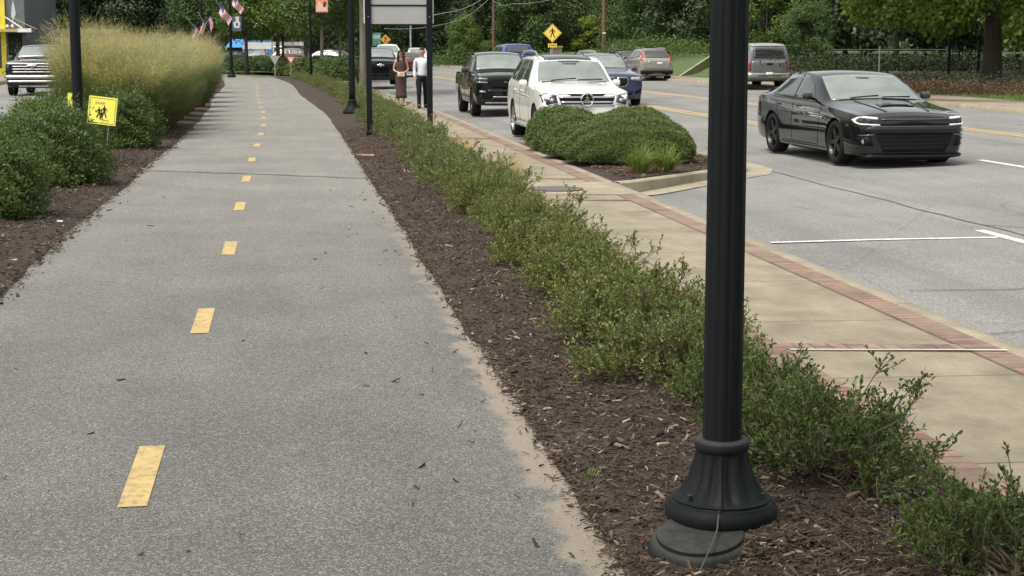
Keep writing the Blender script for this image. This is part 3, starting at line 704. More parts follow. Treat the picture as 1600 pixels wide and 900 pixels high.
for s in (1, 2, 3):
    L = Leaves(); L.add(*blades(100 + s, 4200, .34, 1.30, .72, .015, .45)); L.add(*blades(110 + s, 2600, .36, 1.75, .78, .0055, .15, 4)); fo = L.mesh('blades', M['grass blade'])
    L = Leaves(); L.add(*plume(120 + s, 9500, .80, 1.02, 2.0, .13, .006)); L.add(*plume(130 + s, 2000, .86, 1.5, 2.42, .2, .004)); pl = L.mesh('seed_heads', M['grass plume'])
    L = Leaves(); L.add(*blades(140 + s, 900, .36, .5, .45, .012, .6)); de = L.mesh('dry_skirt', M['dead blade']); gp.append((fo, pl, de))
gr = [(-3.0, 30.6), (-2.8, 32.0), (-3.7, 31.2), (-3.45, 32.8), (-4.0, 33.6), (-2.75, 33.8), (-3.7, 34.6), (-2.75, 35.6), (-4.1, 36), (-2.75, 38), (-3.8, 38.6), (-2.75, 40.5), (-3.9, 42), (-2.8, 43.5), (-3.9, 46), (-2.65, 47), (-2.7, 51), (-3.9, 52), (-2.75, 56), (-3.9, 58), (-2.8, 62), (-3.9, 65), (-3.35, 69), (-3.4, 76)]
for i, (X, Y) in enumerate(gr):
    lb = 'nearest clump of tall tan-topped ornamental grass, right beside the path' if i == 0 else ('%s clump of tall tan-topped ornamental grass along the left of the path, counted from the near end' % ordinal(i))
    t_ = thing('ornamental_grass', lb, 'grass clump', (X + cur(Y) * 1.0, Y, .03), random.uniform(0, 6), 'tall ornamental grass clumps left of the path')
    s_ = random.uniform(.92, 1.06); t_.scale = (s_, s_, s_ * random.uniform(.76, .92)); t_.rotation_euler = (random.uniform(-.05, .05), random.uniform(-.04, .07), t_.rotation_euler[2]); fo, pl, de = gp[i % 3]
    link('blades', fo, t_); link('seed_heads', pl, t_); link('dry_skirt', de, t_)
# daylily tufts and small plants on the island
for (x, y, s_, lb) in ((5.02, 22.35, 1.0, 'yellow-green strappy tuft with dry stems on the island, the left one'), (5.42, 22.5, .95, 'bright green strappy tuft on the island, the right one'), (6.75, 24.3, .9, 'spiky green plant at the right end of the island behind the lamp post')):
    t_ = thing('strappy_tuft', lb, 'plant', (x, y, -.1), random.uniform(0, 6), 'strappy tufts on the island')
    L = Leaves(); L.add(*blades(200 + int(x * 10), 190, .10, .44 * s_, .38, .016, .55)); link('leaves', L.mesh('leaves', M['daylily leaf']), t_)
    L = Leaves(); L.add(*blades(230 + int(x * 10), 70, .14, .22 * s_, .42, .012, .9)); link('dry_leaves', L.mesh('dry_leaves', M['dead blade']), t_)
# weed beside the path
t_ = thing('weed', 'tiny green weed in the mulch near the sandy path edge', 'weed', (1.16, 5.98, .02)); L = Leaves(); L.add(*blades(250, 26, .04, .035, .045, .004, .5)); link('leaves', L.mesh('leaves', M['daylily leaf']), t_)
# tall grass tufts growing at the side of the sidewalk in the hedge
foliage('straw tuft', (.30, .25, .15), (.38, .32, .2), (.45, .40, .28), .3, .8)
for x, y in ((2.72, 19.5), (2.6, 24.2)):
    t_ = thing('straw_tuft', 'pale straw-coloured tuft beside the sidewalk, %s' % ('near the manhole cover' if y < 20 else 'farther along than the manhole cover'), 'grass tuft', (x, y, -.05)); L = Leaves(); L.add(*blades(260 + int(y), 260, .16, .42, .22, .008, .3)); link('blades', L.mesh('blades', M['straw tuft']), t_)

# ------------------------------------------------------------------ trees
def tree_proto(seed, H, R_, cb, lobes, leaves, ll, lmat, bmat='bark', tr=.2, lean=0, forks=0, flat=.8, hexa=False, aspect=.6):
    rg = np.random.default_rng(seed); cen = []; segs = []
    fork = np.array([lean * .5, 0, cb * .85])
    top = np.array([lean, 0, H * .8]); segs.append(([np.array([0., 0, -.3]), np.array([lean * .1, .03, cb * .3]), fork, (fork + top) / 2 + rg.normal(size=3) * .12, top], tr, tr * .25))
    for i in range(lobes):
        a = 2 * np.pi * (i * .618 + rg.uniform(-.1, .1)); t = (i + .5) / lobes; z = cb + (H - cb) * (t ** .85)
        prof = math.sin(math.pi * min(1, max(.12, (z - cb) / (H - cb) * .82 + .16))) ** .6
        q = R_ * prof * math.sqrt(rg.uniform(.25, 1)) * .8
        c = np.array([math.cos(a) * q + lean, math.sin(a) * q, z]); cen.append((c, R_ * rg.uniform(.24, .42)))
        if i % 2 == 0:
            o = fork + (top - fork) * max(0, min(.9, (z - cb) / (H - cb) - .2)); segs.append(([o, (o + c) / 2 + [0, 0, .12 * q] + rg.normal(size=3) * .1, c], tr * .38, tr * .06))
    P = []; N_ = []
    per = leaves // len(cen)
    for c, r in cen:
        m = int(per * (r / (R_ * .33)) ** 2); d = rnd_dirs(m, rg); ph = rg.uniform(0, 6, 3)
        f = 1 + .22 * np.sin(d[:, 0] * 5 + ph[0]) * np.sin(d[:, 1] * 6 + ph[1]) + .15 * np.sin(d[:, 2] * 9 + ph[2])
        rr = r * f * (1 - .55 * rg.random(m) ** 1.6); P.append(c + d * rr[:, None] * [1, 1, flat]); N_.append(unit(d * .9 + [0, 0, .6] + rg.normal(size=(m, 3)) * .5))
    P = np.concatenate(P); N_ = np.concatenate(N_); n = len(P); D = unit(np.cross(N_, rnd_dirs(n, rg))); L = ll * rg.uniform(.55, 1.35, n)
    V, F = leaf_quads(P, D, np.cross(N_, D), L, L * aspect, rg, hexa)
    return np_mesh('crown', V, F, M[lmat]), tri8(segs, M[bmat])
def tri8(segs, mat):
    g = Geo()
    for pts, r0, r1 in segs:
        m = len(pts); g.tube([tuple(p) for p in pts], [r0 + (r1 - r0) * (i / (m - 1)) ** .8 for i in range(m)], 8 if r0 > .1 else 5)
    return g.mesh('trunk', mat, True)
TP = {'dark': [tree_proto(301, 12, 4.6, 1.6, 34, 26000, .27, 'dark tree leaf'), tree_proto(302, 12, 4.4, 1.2, 34, 26000, .27, 'dark tree leaf')],
      'oak': [tree_proto(303, 10, 4.0, 1.6, 30, 26000, .22, 'oak leaf'), tree_proto(304, 9, 4.2, 2.0, 30, 26000, .22, 'oak leaf')],
      'light': [tree_proto(305, 7, 3.2, .5, 26, 24000, .18, 'light tree leaf', 'pale bark', .12), tree_proto(306, 7.5, 3.4, .8, 28, 24000, .19, 'light tree leaf', 'bark', .14)],
      'yellow': [tree_proto(307, 6.5, 2.2, .6, 20, 14000, .2, 'yellow green leaf', 'bark', .12)],
      'street': [tree_proto(308, 8, 3.6, 3.4, 26, 26000, .17, 'oak leaf', 'pale bark', .17), tree_proto(309, 8, 3.4, 3.0, 26, 26000, .17, 'light tree leaf', 'bark', .2)]}
def tree(kind, k, px, D, s, label='', z=0, sz=None, rot=None, cat='tree', name='tree', group=None):
    p = at(px, D, z); t_ = thing(name, label, cat, tuple(p), rot if rot is not None else random.uniform(0, 6.28), group)
    cr, tk = TP[kind][k]; link('crown', cr, t_); link('trunk', tk, t_); t_.scale = (s, s, sz or s); return t_
GW = 'dark trees behind the shops and parking on the left'
for i, (px, D, s, lb) in enumerate([(62, 128, 1.0, 'dark broad tree just right of the grey building'), (118, 122, .95, 'dark tree behind the left lamp post'), (175, 126, 1.0, 'dark tree above the left end of the tall grass'), (235, 120, .95, 'dark tree above the middle of the tall grass'), (290, 128, 1.0, 'dark tree behind the small flags'), (20, 140, 1.1, 'dark tree behind the yellow and grey building'), (345, 150, 1.0, 'dark tree behind the hanging flags'), (150, 150, 1.2, 'tall dark tree at the back left behind the grass'), (265, 150, 1.2, 'tall dark tree at the back between the flags and the grass')]):
    tree('dark', i % 2, px, D, s, lb, group=GW, z=-.3)
tree('street', 1, 386, 103, .95, 'green tree with a dark leaning trunk over the blue canopy', rot=2)
tree('street', 0, 330, 108, .95, 'green street tree behind the left flags', rot=1)
tree('street', 1, 435, 112, 1.0, 'light green tree behind the yield signs', rot=3)
tree('street', 1, 478, 100, .95, 'dark forked trunk tree left of the banner pole', rot=4.2)
tree('street', 0, 504, 90, .92, 'slim pale-barked tree right of the banner pole', rot=.5)
tree('street', 0, 532, 112, .95, 'thin pale-barked tree left of the middle lamp post', rot=2.6)
tree('oak', 0, 415, 160, 1.0, 'broad tree behind the parked cars beyond the bend')
tree('oak', 1, 500, 165, 1.1, 'broad dark tree behind the slim street trees')
tree('dark', 0, 560, 160, 1.1, 'dark tree behind the middle lamp post and sign posts')
tree('street', 0, 567, 66, 1.0, sz=1.5, label='pale rough trunk beside the two-post sign', rot=3.6)
GC = 'trees along the far side of the street'
tree('dark', 1, 610, 178, 1.15, 'dark tree far behind the black truck'); tree('dark', 0, 655, 170, 1.15, 'dark tree above the walking couple'); tree('dark', 1, 705, 186, 1.3, 'tall dark tree behind the light bushy tree')
tree('dark', 0, 752, 190, 1.3, 'tall dark tree behind the left wooden pole'); tree('light', 0, 727, 146, .68, 'light green bushy small tree left of the wooden pole', sz=.62, rot=2)
tree('light', 1, 768, 150, .5, 'low light green bush at the foot of the left wooden pole', sz=.3)
tree('oak', 0, 822, 150, .95, 'round mid-green tree between the wooden pole and the crossing sign', sz=.9); tree('oak', 1, 872, 155, .9, 'mid-green tree behind the yellow crossing sign')
tree('yellow', 0, 927, 150, .85, 'small yellow-green tree beside the right wooden pole', sz=.7); tree('oak', 1, 972, 142, .9, 'mid-green tree right of the right wooden pole', sz=1.0)
tree('oak', 0, 1030, 124, .95, 'broad green tree above the beige SUV', z=.8, sz=.95); tree('dark', 0, 1085, 118, .95, 'green tree just left of the big lamp post', z=.9)
tree('dark', 1, 800, 196, 1.3, 'dark tree at the back behind the blue truck'); tree('dark', 0, 905, 196, 1.35, 'dark tree at the back behind the crossing sign'); tree('dark', 1, 990, 186, 1.4, 'dark tree at the back above the dark car'); tree('dark', 0, 1075, 170, 1.35, 'dark tree at the back behind the grassy rise')
tree('light', 1, 1198, 92, .8, 'light green tree behind the grey truck', z=.7, sz=.85); tree('dark', 1, 1150, 120, 1.1, 'dark tree behind the big lamp post', z=.9); tree('dark', 0, 1250, 96, 1.0, 'dark tree above the roof of the black sedan', z=.9)
tree('dark', 1, 1320, 92, 1.0, 'dark tree left of the bright overhanging crown', z=.9); tree('oak', 0, 1262, 80, .38, 'small green shrub tree above the rear of the black sedan', z=.6, sz=.32)
for i, (px, D) in enumerate([(1400, 86), (1470, 90), (1540, 84), (1610, 88), (1360, 110), (1500, 115), (1590, 118), (1220, 130)]):
    tree('dark', i % 2, px, D, 1.0, '%s dark tree in the shade behind the iron gate, counted from the left' % ordinal(i) if i < 4 else 'dark tree deep in the wood behind the fence, %s of its row' % ordinal(i - 4), z=.9, group='shaded trees behind the fence')
# overhanging tree at upper right: modelled with real branch-borne leaf masses
def overhang():
    rg = np.random.default_rng(77); base = at(1548, 58, .75); t_ = thing('maple_tree', 'large tree with bright green leaves overhanging the upper right corner', 'tree', tuple(base))
    cen = []; segs = [([np.array([0., 0, -.4]), np.array([.05, 0, 1.2]), np.array([-.05, 0, 2.6]), np.array([.1, 0, 5]), np.array([0, 0, 8.])], .42, .12)]
    rt = Vector((math.cos(YAW), -math.sin(YAW), 0)); fw = Vector((math.sin(YAW), math.cos(YAW), 0))
    for i in range(86):
        u = rg.uniform(-5.4, 5.5); v = rg.uniform(-4.8, 3.6); e = abs(u) / 5.6
        z0 = np.interp(u, [-5.4, -4.2, -3, -1.5, 0, 1, 3, 5.5], [3.1, 1.75, 1.55, 1.15, .85, .9, .9, .9]) + abs(v) * .10
        z = z0 + .35 + (8.2 - z0) * rg.random() ** 1.35 * (1 - .4 * e)
        c = np.array(rt * u + fw * v) + [0, 0, z]; cen.append((c, rg.uniform(.75, 1.25)))
        if i % 2 == 0: o = np.array([0, 0, min(7, 2.0 + z * .4)]); segs.append(([o, (o + c) / 2 + [0, 0, .5], c], .10, .02))
    P = []; D = []
    for c, r in cen:
        m = int(620 * r * r); d = rnd_dirs(m, rg); rr = r * (1 - .6 * rg.random(m) ** 1.5) * (1 + .25 * np.sin(d[:, 0] * 6 + c[0]) * np.sin(d[:, 1] * 5 + c[1]))
        P.append(c + d * rr[:, None] * [1, 1, .55]); nn_ = unit(d * .9 + [0, 0, .7] + rg.normal(size=(m, 3)) * .45); D.append(unit(np.cross(nn_, rnd_dirs(m, rg)) + [0, 0, -.3]))
    P = np.concatenate(P); D = np.concatenate(D); L = .17 * rg.uniform(.6, 1.3, len(P)); V, F = leaf_quads(P, D, side_of(D, rg), L, L * .75, rg, True)
    link('crown', np_mesh('crown', V, F, M['maple leaf']), t_); link('trunk', tri8(segs, M['bark']), t_)
overhang()
# unseen tree added behind the camera so its crown shades the near path
bt = tree('street', 0, 800, 5, 1.3, 'large street tree behind the photographer with its crown above the near end of the path', rot=1.0, sz=1.3); bt.location = (2.0, -1.4, 0)
# undergrowth and distant wood as masses
def mass(name, pts, n, ll, mat, seed, hz, wd=3.0, kind='stuff', zb=0):
    rg = np.random.default_rng(seed); pts = [at(px, D, z) for px, D, z in pts]; k = rg.uniform(0, len(pts) - 1.001, n); i = k.astype(int); f = (k - i)[:, None]
    A = np.array([tuple(p) for p in pts]); P = A[i] * (1 - f) + A[i + 1] * f; top = hz * (1 + .28 * np.sin(k * 5.1 + seed) + .18 * np.sin(k * 13))
    t = rg.random(n); P[:, 0] += rg.normal(0, wd / 2, n); P[:, 1] += rg.normal(0, wd / 2, n); P[:, 2] += zb + top * t
    D = rnd_dirs(n, rg); L = ll * rg.uniform(.5, 1.4, n); V, F = leaf_quads(P, D, side_of(D, rg), L, L * .6, rg)
    return tag(link(name, np_mesh(name, V, F, M[mat])), kind=kind)
mass('distant_wood', [(-150, 215, 0), (100, 215, 0), (400, 220, 0), (700, 230, 0), (1000, 225, 0), (1300, 190, 0), (1750, 160, 0)], 90000, .75, 'dark tree leaf', 5, 16, 16)
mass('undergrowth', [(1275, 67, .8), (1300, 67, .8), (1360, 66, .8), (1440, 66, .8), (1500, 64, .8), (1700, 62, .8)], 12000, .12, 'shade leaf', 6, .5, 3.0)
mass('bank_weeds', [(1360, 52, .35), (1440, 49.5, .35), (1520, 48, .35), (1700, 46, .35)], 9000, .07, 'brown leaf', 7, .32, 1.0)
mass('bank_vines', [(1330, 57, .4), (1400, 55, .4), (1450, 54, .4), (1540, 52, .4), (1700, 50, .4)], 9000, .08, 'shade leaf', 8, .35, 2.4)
mass('rise_weeds', [(960, 118, 1.2), (1020, 112, 1.3), (1110, 104, 1.35)], 7000, .14, 'oak leaf', 9, 1.0, 2.0)
mass('verge_weeds', [(600, 150, 0), (690, 150, 0), (760, 140, 0), (850, 125, 0)], 7000, .16, 'oak leaf', 12, 1.3, 3.0)
mass('left_shrubbery', [(80, 98, 0), (200, 100, 0), (330, 104, 0)], 12000, .14, 'dark tree leaf', 13, 1.8, 3.0)
# turf standing on the verge across the street
rg = np.random.default_rng(9); nb = 26000; Y = 24 + 52 * rg.random(nb); X = np.array([fk(y) + cur(y) for y in Y]) + rg.uniform(2.3, 4.4, nb)
P = np.stack([X, Y, np.full(nb, .15) + (X - np.array([fk(y) + cur(y) for y in Y]) - 2.3).clip(0) * .05], 1); D = unit(np.stack([rg.normal(0, .4, nb), rg.normal(0, .4, nb), np.ones(nb)], 1)); L = rg.uniform(.04, .11, nb)
V, F = leaf_quads(P, D, side_of(D, rg), L, L * .3, rg); tag(link('turf', np_mesh('turf', V, F, M['hedge far'])), kind='stuff')
# ------------------------------------------------------------------ lamp posts
def paint_black(name, base=(.0035, .0055, .006), rough=.38):
    t = NT(name); v = t.coord('Object'); n = t.noise(t.mapping(v, (1, 1, .4)), 14, 6, .7)
    c = t.ramp(n, [(.35, base), (.66, tuple(x * 1.5 for x in base)), (.85, (.03, .03, .028))]); t.color(c); t.p.inputs['Specular IOR Level'].default_value = .22
    t.rough(t.ramp(n, [(.3, rough * .8), (.75, min(1, rough * 1.7))])); t.bump(t.noise(v, 90, 3, .6), .12, .002); M[name] = t.m
paint_black('post paint', rough=.55); paint_black('sign frame paint', (.004, .006, .009), .5)
def dusty():
    t = NT('dusty post paint'); v = t.coord('Object'); g = t.new('ShaderNodeNewGeometry'); sp = t.new('ShaderNodeSeparateXYZ'); t.link(g.outputs['Normal'], sp.inputs[0])
    n = t.noise(v, 26, 6, .7); f = t.math('MULTIPLY', t.ramp(n, [(.3, .2), (.7, 1)]), t.ramp(sp.outputs[2], [(.2, .12), (.9, .85)]))
    c = t.mix(f, (.006, .009, .010), (.055, .055, .05)); t.p.inputs['Specular IOR Level'].default_value = .25; t.color(c); t.rough(.65); t.bump(n, .15, .003); M['dusty post paint'] = t.m
dusty()
simple('arch seam', (.002, .002, .002), .9)
simple('galvanised', (.32, .33, .34), .5, .6, bump=.2)
simple('lamp glass', (.75, .74, .70), .3)
def lamp_proto(detail=True):
    seg = 96 if detail else 24
    def flute(k, amp, z0, z1):
        def f(r, z, t):
            if z < z0 or z > z1: return r
            e = min(1, (z - z0) / .02, (z1 - z) / .02); c = abs(math.cos(k * t / 2)); return r * (1 - amp * e * (c ** 4 if k > 10 else c ** 3))
        return f
    base = Geo().lathe([(.10, .05), (.165, .052), (.183, .062), (.192, .08), (.194, .10), (.189, .118), (.180, .128), (.178, .134), (.168, .136), (.166, .139), (.170, .144), (.160, .149), (.148, .160), (.131, .186), (.114, .218), (.101, .255), (.092, .29), (.087, .31), (.087, .316)], seg, fn=flute(12, .11, .142, .305))
    col = Geo().lathe([(.07, .306), (.088, .309), (.093, .314), (.094, .340), (.089, .347), (.07, .350)], 48 if detail else 20)
    sh = Geo().lathe([(.0665, .33), (.0665, .5), (.064, 1.5), (.060, 3.2), (.056, 3.6)], seg, fn=flute(12, .075, .365, 3.5))
    top = Geo().lathe([(.058, 3.58), (.085, 3.62), (.085, 3.66), (.05, 3.72), (.10, 3.82), (.14, 3.88), (.14, 3.92)], 32)
    gl = Geo().lathe([(.12, 3.90), (.17, 4.0), (.19, 4.15), (.17, 4.3), (.10, 4.4)], 24)
    cap = Geo().lathe([(.11, 4.39), (.13, 4.42), (.06, 4.52), (.02, 4.56), (.015, 4.66), (.001, 4.68)], 24)
    return [('base', base.mesh('base', M['post paint'], True)), ('collar', col.mesh('collar', M['dusty post paint'], True)), ('shaft', sh.mesh('shaft', M['post paint'], True)), ('lamp_holder', top.mesh('lamp_holder', M['post paint'], True)), ('globe', gl.mesh('globe', M['lamp glass'], True)), ('finial', cap.mesh('finial', M['post paint'], True))]
LN = lamp_proto(True); LF = lamp_proto(False)
for nm, me in LN[:3]:
    try: me.set_sharp_from_angle(angle=R(50))
    except Exception: pass
def lamp(loc, label, protos, lean=(0, 0), sc=1, hs=1.0):
    t_ = thing('lamp_post', label, 'lamp post', loc, 0, None); t_.rotation_euler = (lean[0], lean[1], 0); t_.scale = (sc, sc, sc)
    for nm, me in protos:
        o = link(nm, me, t_)
    return t_
b0 = (1.455, 5.14, .030)
lp = lamp(b0, 'big black fluted lamp post close to the camera in the mulch bed', LN, (0, R(-.0) - R(.15)))
sm = [(.1795, .136), (.1745, .142), (.166, .150), (.1525, .161), (.1335, .187), (.1165, .219), (.1035, .256), (.0945, .291), (.0895, .308)]
Geo().tube([(r * math.cos(R(-104)), r * math.sin(R(-104)), z) for r, z in sm], .0022, 5).obj('seam', M['arch seam'], lp)
for a in (-150, -35):
    Geo().lathe([(.001, -.008), (.009, -.006), (.009, .003), (.005, .006), (.001, .007)], 8, (.150 * math.cos(R(a)), .150 * math.sin(R(a)), .168)).obj('screw', M['dusty post paint'], lp, True)
# anchor base the post has slipped off, half sunk in the mulch
t_ = thing('anchor_base', 'dusty round metal footing, tilted and half buried in mulch under the big lamp post', 'footing', (1.352, 5.0, -.028)); t_.rotation_euler = (R(9), R(-5), 0); t_.scale = (1, 1, 1.2)
Geo().lathe([(.165, -.10), (.172, -.02), (.178, .010), (.186, .016), (.188, .028), (.180, .036), (.172, .040), (.178, .050), (.176, .068), (.166, .086), (.156, .093), (.148, .094), (.146, .104), (.138, .109), (.06, .110)], 64).obj('footing_ring', M['dusty post paint'], t_, True)
# wire hanging out of the seam
pts = [(1.405, 4.985, .168), (1.396, 4.958, .150), (1.385, 4.930, .122), (1.36, 4.872, .112), (1.33, 4.815, .095), (1.29, 4.76, .055), (1.262, 4.73, .02)]
g = Geo().tube(pts, .003, 8); o = g.obj('loose_wire', simple('wire sheath', (.055, .055, .052), .6), None, True); tag(o, 'thin grey wire drooping from the lamp post base over its footing', 'wire')
lamp((-2.95, 23.4, .04), 'black lamp post on the left between the dark shrubs and the tall grass', LF, sc=1.15)
lamp((1.66, 40.9, -.04), 'black lamp post left of the two-post sign frame', LF, sc=1.25)
p3 = at(490, 78, 0.02); lamp((1.2, 78.2, .02), 'black lamp post farther along with the orange banner', LF, sc=1.15)
p4 = at(443, 106, 0); lamp(tuple(p4), 'farthest thin lamp post between the two yield signs', LF, sc=1.2)
p5 = at(318, 92, 0); lamp(tuple(p5), 'distant lamp post with small flags behind the tall grass', LF, sc=1.3)
p6 = at(362, 90, 0); lamp(tuple(p6), 'distant lamp post carrying the pale banner left of the blue canopy', LF, sc=1.3)
# banners
def frame_rect(name, label, cat, c, w_, h_, cols, thick=.02, group=None, rot=0):
    """hanging banner facing down the path: cloth + printed shapes + arms"""
    t_ = thing(name, label, cat, c, rot, group)
    Geo().box((0, 0, 0), (w_, thick, h_)).obj('cloth', cols[0], t_)
    rg = random.Random(len(label)); k = 0
    for nm, mt, poly in cols[1]:
        P = [(x * w_ / 2, y * h_ / 2) for x, y in poly]; mt4 = Matrix(((1, 0, 0, 0), (0, 0, -1, -thick / 2 - .003 - k * .002), (0, 1, 0, 0), (0, 0, 0, 1))); k += 1
        Geo().prism(P, .003, mt4).obj(nm, mt, t_)
    for s in (1, -1): Geo().tube([(-w_ / 2 - .14, 0, s * h_ / 2), (w_ / 2, 0, s * h_ / 2)], .012, 6).obj('arm', M['post paint'], t_)
    return t_
simple('banner orange', (.72, .30, .20), .8); simple('banner dark', (.05, .03, .03), .8); simple('banner pale', (.6, .62, .62), .8); simple('banner slate', (.09, .11, .15), .8); simple('banner skin', (.78, .48, .38), .8)
frame_rect('pole_banner', 'orange banner with dark figures on the lamp post', 'banner', (1.78, 78.2, 3.98), .58, 1.15, (M['banner orange'], [('print', M['banner skin'], [(-.9, -.9), (.9, -.9), (.6, -.1), (.1, -.45), (-.4, .0), (-.9, -.5)]), ('print', M['banner dark'], [(-.8, .1), (-.2, .0), (.2, .35), (.5, .9), (-.6, .95), (-.9, .6)]), ('print', M['banner dark'], [(.2, -.55), (.6, -.55), (.75, -.2), (.45, -.05), (.25, -.3)])]))
pb = at(362, 90, 0)
frame_rect('pole_banner', 'dark blue banner with a pale round emblem left of the blue canopy', 'banner', (pb.x + .36, pb.y, 3.05), .5, .85, (M['banner slate'], [('print', M['banner pale'], [(-.6, -.5), (.5, -.6), (.8, .0), (.4, .5), (.6, .9), (-.3, .9), (-.1, .4), (-.8, .1)]), ('print', M['banner slate'], [(-.2, -.3), (.3, -.3), (.35, .0), (0, .15), (-.25, 0)])]))
# flags with stripes and canton
simple('flag white', (.75, .73, .72), .8); simple('flag red', (.45, .05, .06), .8); simple('flag blue', (.03, .05, .18), .8)
def flag(px, py, D, wdt, hgt, ang, label, z=None, swing=.5):
    """small national flag drooping from a slanting staff; ang = slope of the staff"""
    zc = CAMZ + (75 - py) * D / 2503
    p = at(px, D, zc); t_ = thing('flag', label, 'flag', tuple(p), -YAW * .5, 'small striped flags on the poles')
    n = 13; cols = 10; V = []
    for j in range(n + 1):
        for i in range(cols + 1):
            u = i / cols; v = j / n; x = u * wdt; z = -v * hgt; a = math.radians(ang)
            fold = .10 * wdt * math.sin(u * 9 + v * 2); V.append((x * math.cos(a) * swing + z * math.sin(a) * .35 + fold * .3, fold, x * math.sin(a) * -1 + z * (1 - .25 * u)))
    fr = []; fw_ = []; fb = []
    for j in range(n):
        for i in range(cols):
            q = [j * (cols + 1) + i, j * (cols + 1) + i + 1, (j + 1) * (cols + 1) + i + 1, (j + 1) * (cols + 1) + i]
            if j < 7 and i < 4: fb.append(q)
            elif j % 2 == 0: fr.append(q)
            else: fw_.append(q)
    for nm, fs, mt in (('red_stripes', fr, 'flag red'), ('white_stripes', fw_, 'flag white'), ('canton', fb, 'flag blue')):
        o = link(nm, np_mesh(nm, V, np.array(fs), M[mt], True), t_); sm = o.modifiers.new('s', 'SOLIDIFY'); sm.thickness = .006
    a = math.radians(ang); Geo().tube([(-.9 * wdt * math.cos(a), .0, .9 * wdt * math.sin(a)), (wdt * 1.0 * math.cos(a) * .5, 0, -wdt * math.sin(a))], .015, 6).obj('staff', M['galvanised'], t_)
flag(304, 38, 91, .75, .95, 40, 'small striped flag at the far left, hanging low over the tall grass')
flag(317, 30, 90, .5, .75, 55, 'narrow striped flag in the middle of the low cluster'); flag(325, 36, 91, .5, .6, -50, 'small striped flag right of the lamp post, hanging low')
flag(345, 6, 88, 1.05, .55, 52, 'striped flag hanging slanted above the pale banner', swing=.9); flag(365, -6, 88, .9, .5, 50, 'striped flag at the very top edge of the picture', swing=.9)
# ------------------------------------------------------------------ two-post sign frame (seen from the back)
simple('sign panel back', (.34, .35, .35), .85, 0, scale=1.5, var=.06); simple('white edge', (.7, .7, .7), .5)
t_ = thing('sign_frame', 'tall black two-post sign frame with blank grey panels', 'sign', (1.575, 30.75, -.01), 0)
for x in (0, 1.17):
    o = Geo().box((x, 0, 1.6), (.105, .105, 3.5), bevel=.006).obj('post', M['sign frame paint'], t_)
Geo().box((0, 0, .06), (.15, .15, .14), bevel=.01).obj('post_sleeve', M['sign frame paint'], t_)
for z0, z1 in ((2.16, 2.50), (2.53, 2.86), (2.89, 3.2)): Geo().box((.585, .0, (z0 + z1) / 2), (1.06, .03, z1 - z0)).obj('panel', M['sign panel back'], t_)
for z in (2.515, 2.875, 2.15): Geo().box((.585, 0, z), (1.064, .05, .028)).obj('rail', M['sign frame paint'], t_)
for x in (-.075, 1.245): Geo().box((x, .02, 2.7), (.018, .03, 1.05)).obj('edge_strip', M['white edge'], t_)
for x in (0, 1.17):
    for z in (2.3, 2.7): Geo().lathe([(.012, -.06), (.012, -.052)], 10, (x, 0, z), 'y').obj('bolt', M['galvanised'], t_)
# ------------------------------------------------------------------ yellow yard sign, partly hidden
simple('safety yellow', (.83, .80, .12), .55, var=.04, scale=3); simple('sign black', (.012, .012, .012), .5); simple('sign white', (.78, .78, .72), .5)
def figure(scale, cx, cz, mtx, geo, thick=.002):
    """walking-person pictogram built of limbs"""
    def P(pts): return [((x * scale + cx), (z * scale + cz)) for x, z in pts]
    head = [(.10 * math.cos(a * math.pi / 5) - .02, .78 + .10 * math.sin(a * math.pi / 5)) for a in range(10)]
    for pl in (head, [(-.12, .62), (.12, .66), (.14, .20), (-.10, .18)], [(-.08, .22), (.05, .2), (-.18, -.5), (-.36, -.5)], [(.0, .22), (.14, .2), (.24, -.18), (.42, -.5), (.28, -.54), (.08, -.12)], [(-.10, .62), (-.02, .5), (-.26, .34), (-.36, .12), (-.44, .17), (-.34, .42)], [(.08, .64), (.1, .48), (.26, .36), (.36, .18), (.43, .24), (.34, .45)]):
        geo.prism(P(pl)[::-1], thick, mtx)
    return geo
face = lambda y: Matrix(((1, 0, 0, 0), (0, 0, -1, y), (0, 1, 0, 0), (0, 0, 0, 1)))
t_ = thing('yard_sign', 'tilted bright yellow yard sign with black figures, half hidden by the dark shrub', 'sign', tuple(at(160, 22.6, .82)), 0); t_.rotation_euler = (R(-3), R(7), R(-4))
t_.scale = (.88, 1, .98)
Geo().box((0, 0, 0), (.45, .012, .40)).obj('board', M['safety yellow'], t_)
g = Geo()
for a, b, c_, d in ((-.205, .175, .205, .179), (-.205, -.179, .205, -.175), (-.205, -.175, -.201, .175), (.201, -.175, .205, .175)): g.prism([(a, b), (c_, b), (c_, d), (a, d)], .002, face(-.008))
g.obj('border_line', M['sign black'], t_)
g = Geo(); figure(.12, .03, -.03, face(-.008), g); figure(.11, -.05, -.05, face(-.008), g); figure(.085, -.01, -.08, face(-.008), g); g.prism([(-.02, -.125), (.12, -.135), (.12, -.14), (-.02, -.13)], .002, face(-.008)); g.obj('figures', M['sign black'], t_)
g = Geo(); 
for i, x in enumerate((-.12, -.08, -.04, .0)): g.prism([(x, .095), (x + .026, .095), (x + .026, .125), (x, .125)], .002, face(-.008))
g.obj('faded_lettering', simple('faded ink', (.42, .38, .08), .7), t_)
g = Geo().tube([(-.12, .01, -.15), (-.12, .01, -.95)], .005, 6); g.tube([(.12, .01, -.15), (.12, .01, -.95)], .005, 6); g.obj('wire_stake', M['galvanised'], t_)
t_ = thing('yard_sign', 'small yellow corner of a second sign showing through the leaves beside the left lamp post', 'sign', tuple(at(118, 22.8, 1.02)), 0); t_.rotation_euler = (0, R(4), R(-6))
Geo().box((-.03, 0, -.06), (.16, .012, .2)).obj('board', M['safety yellow'], t_)
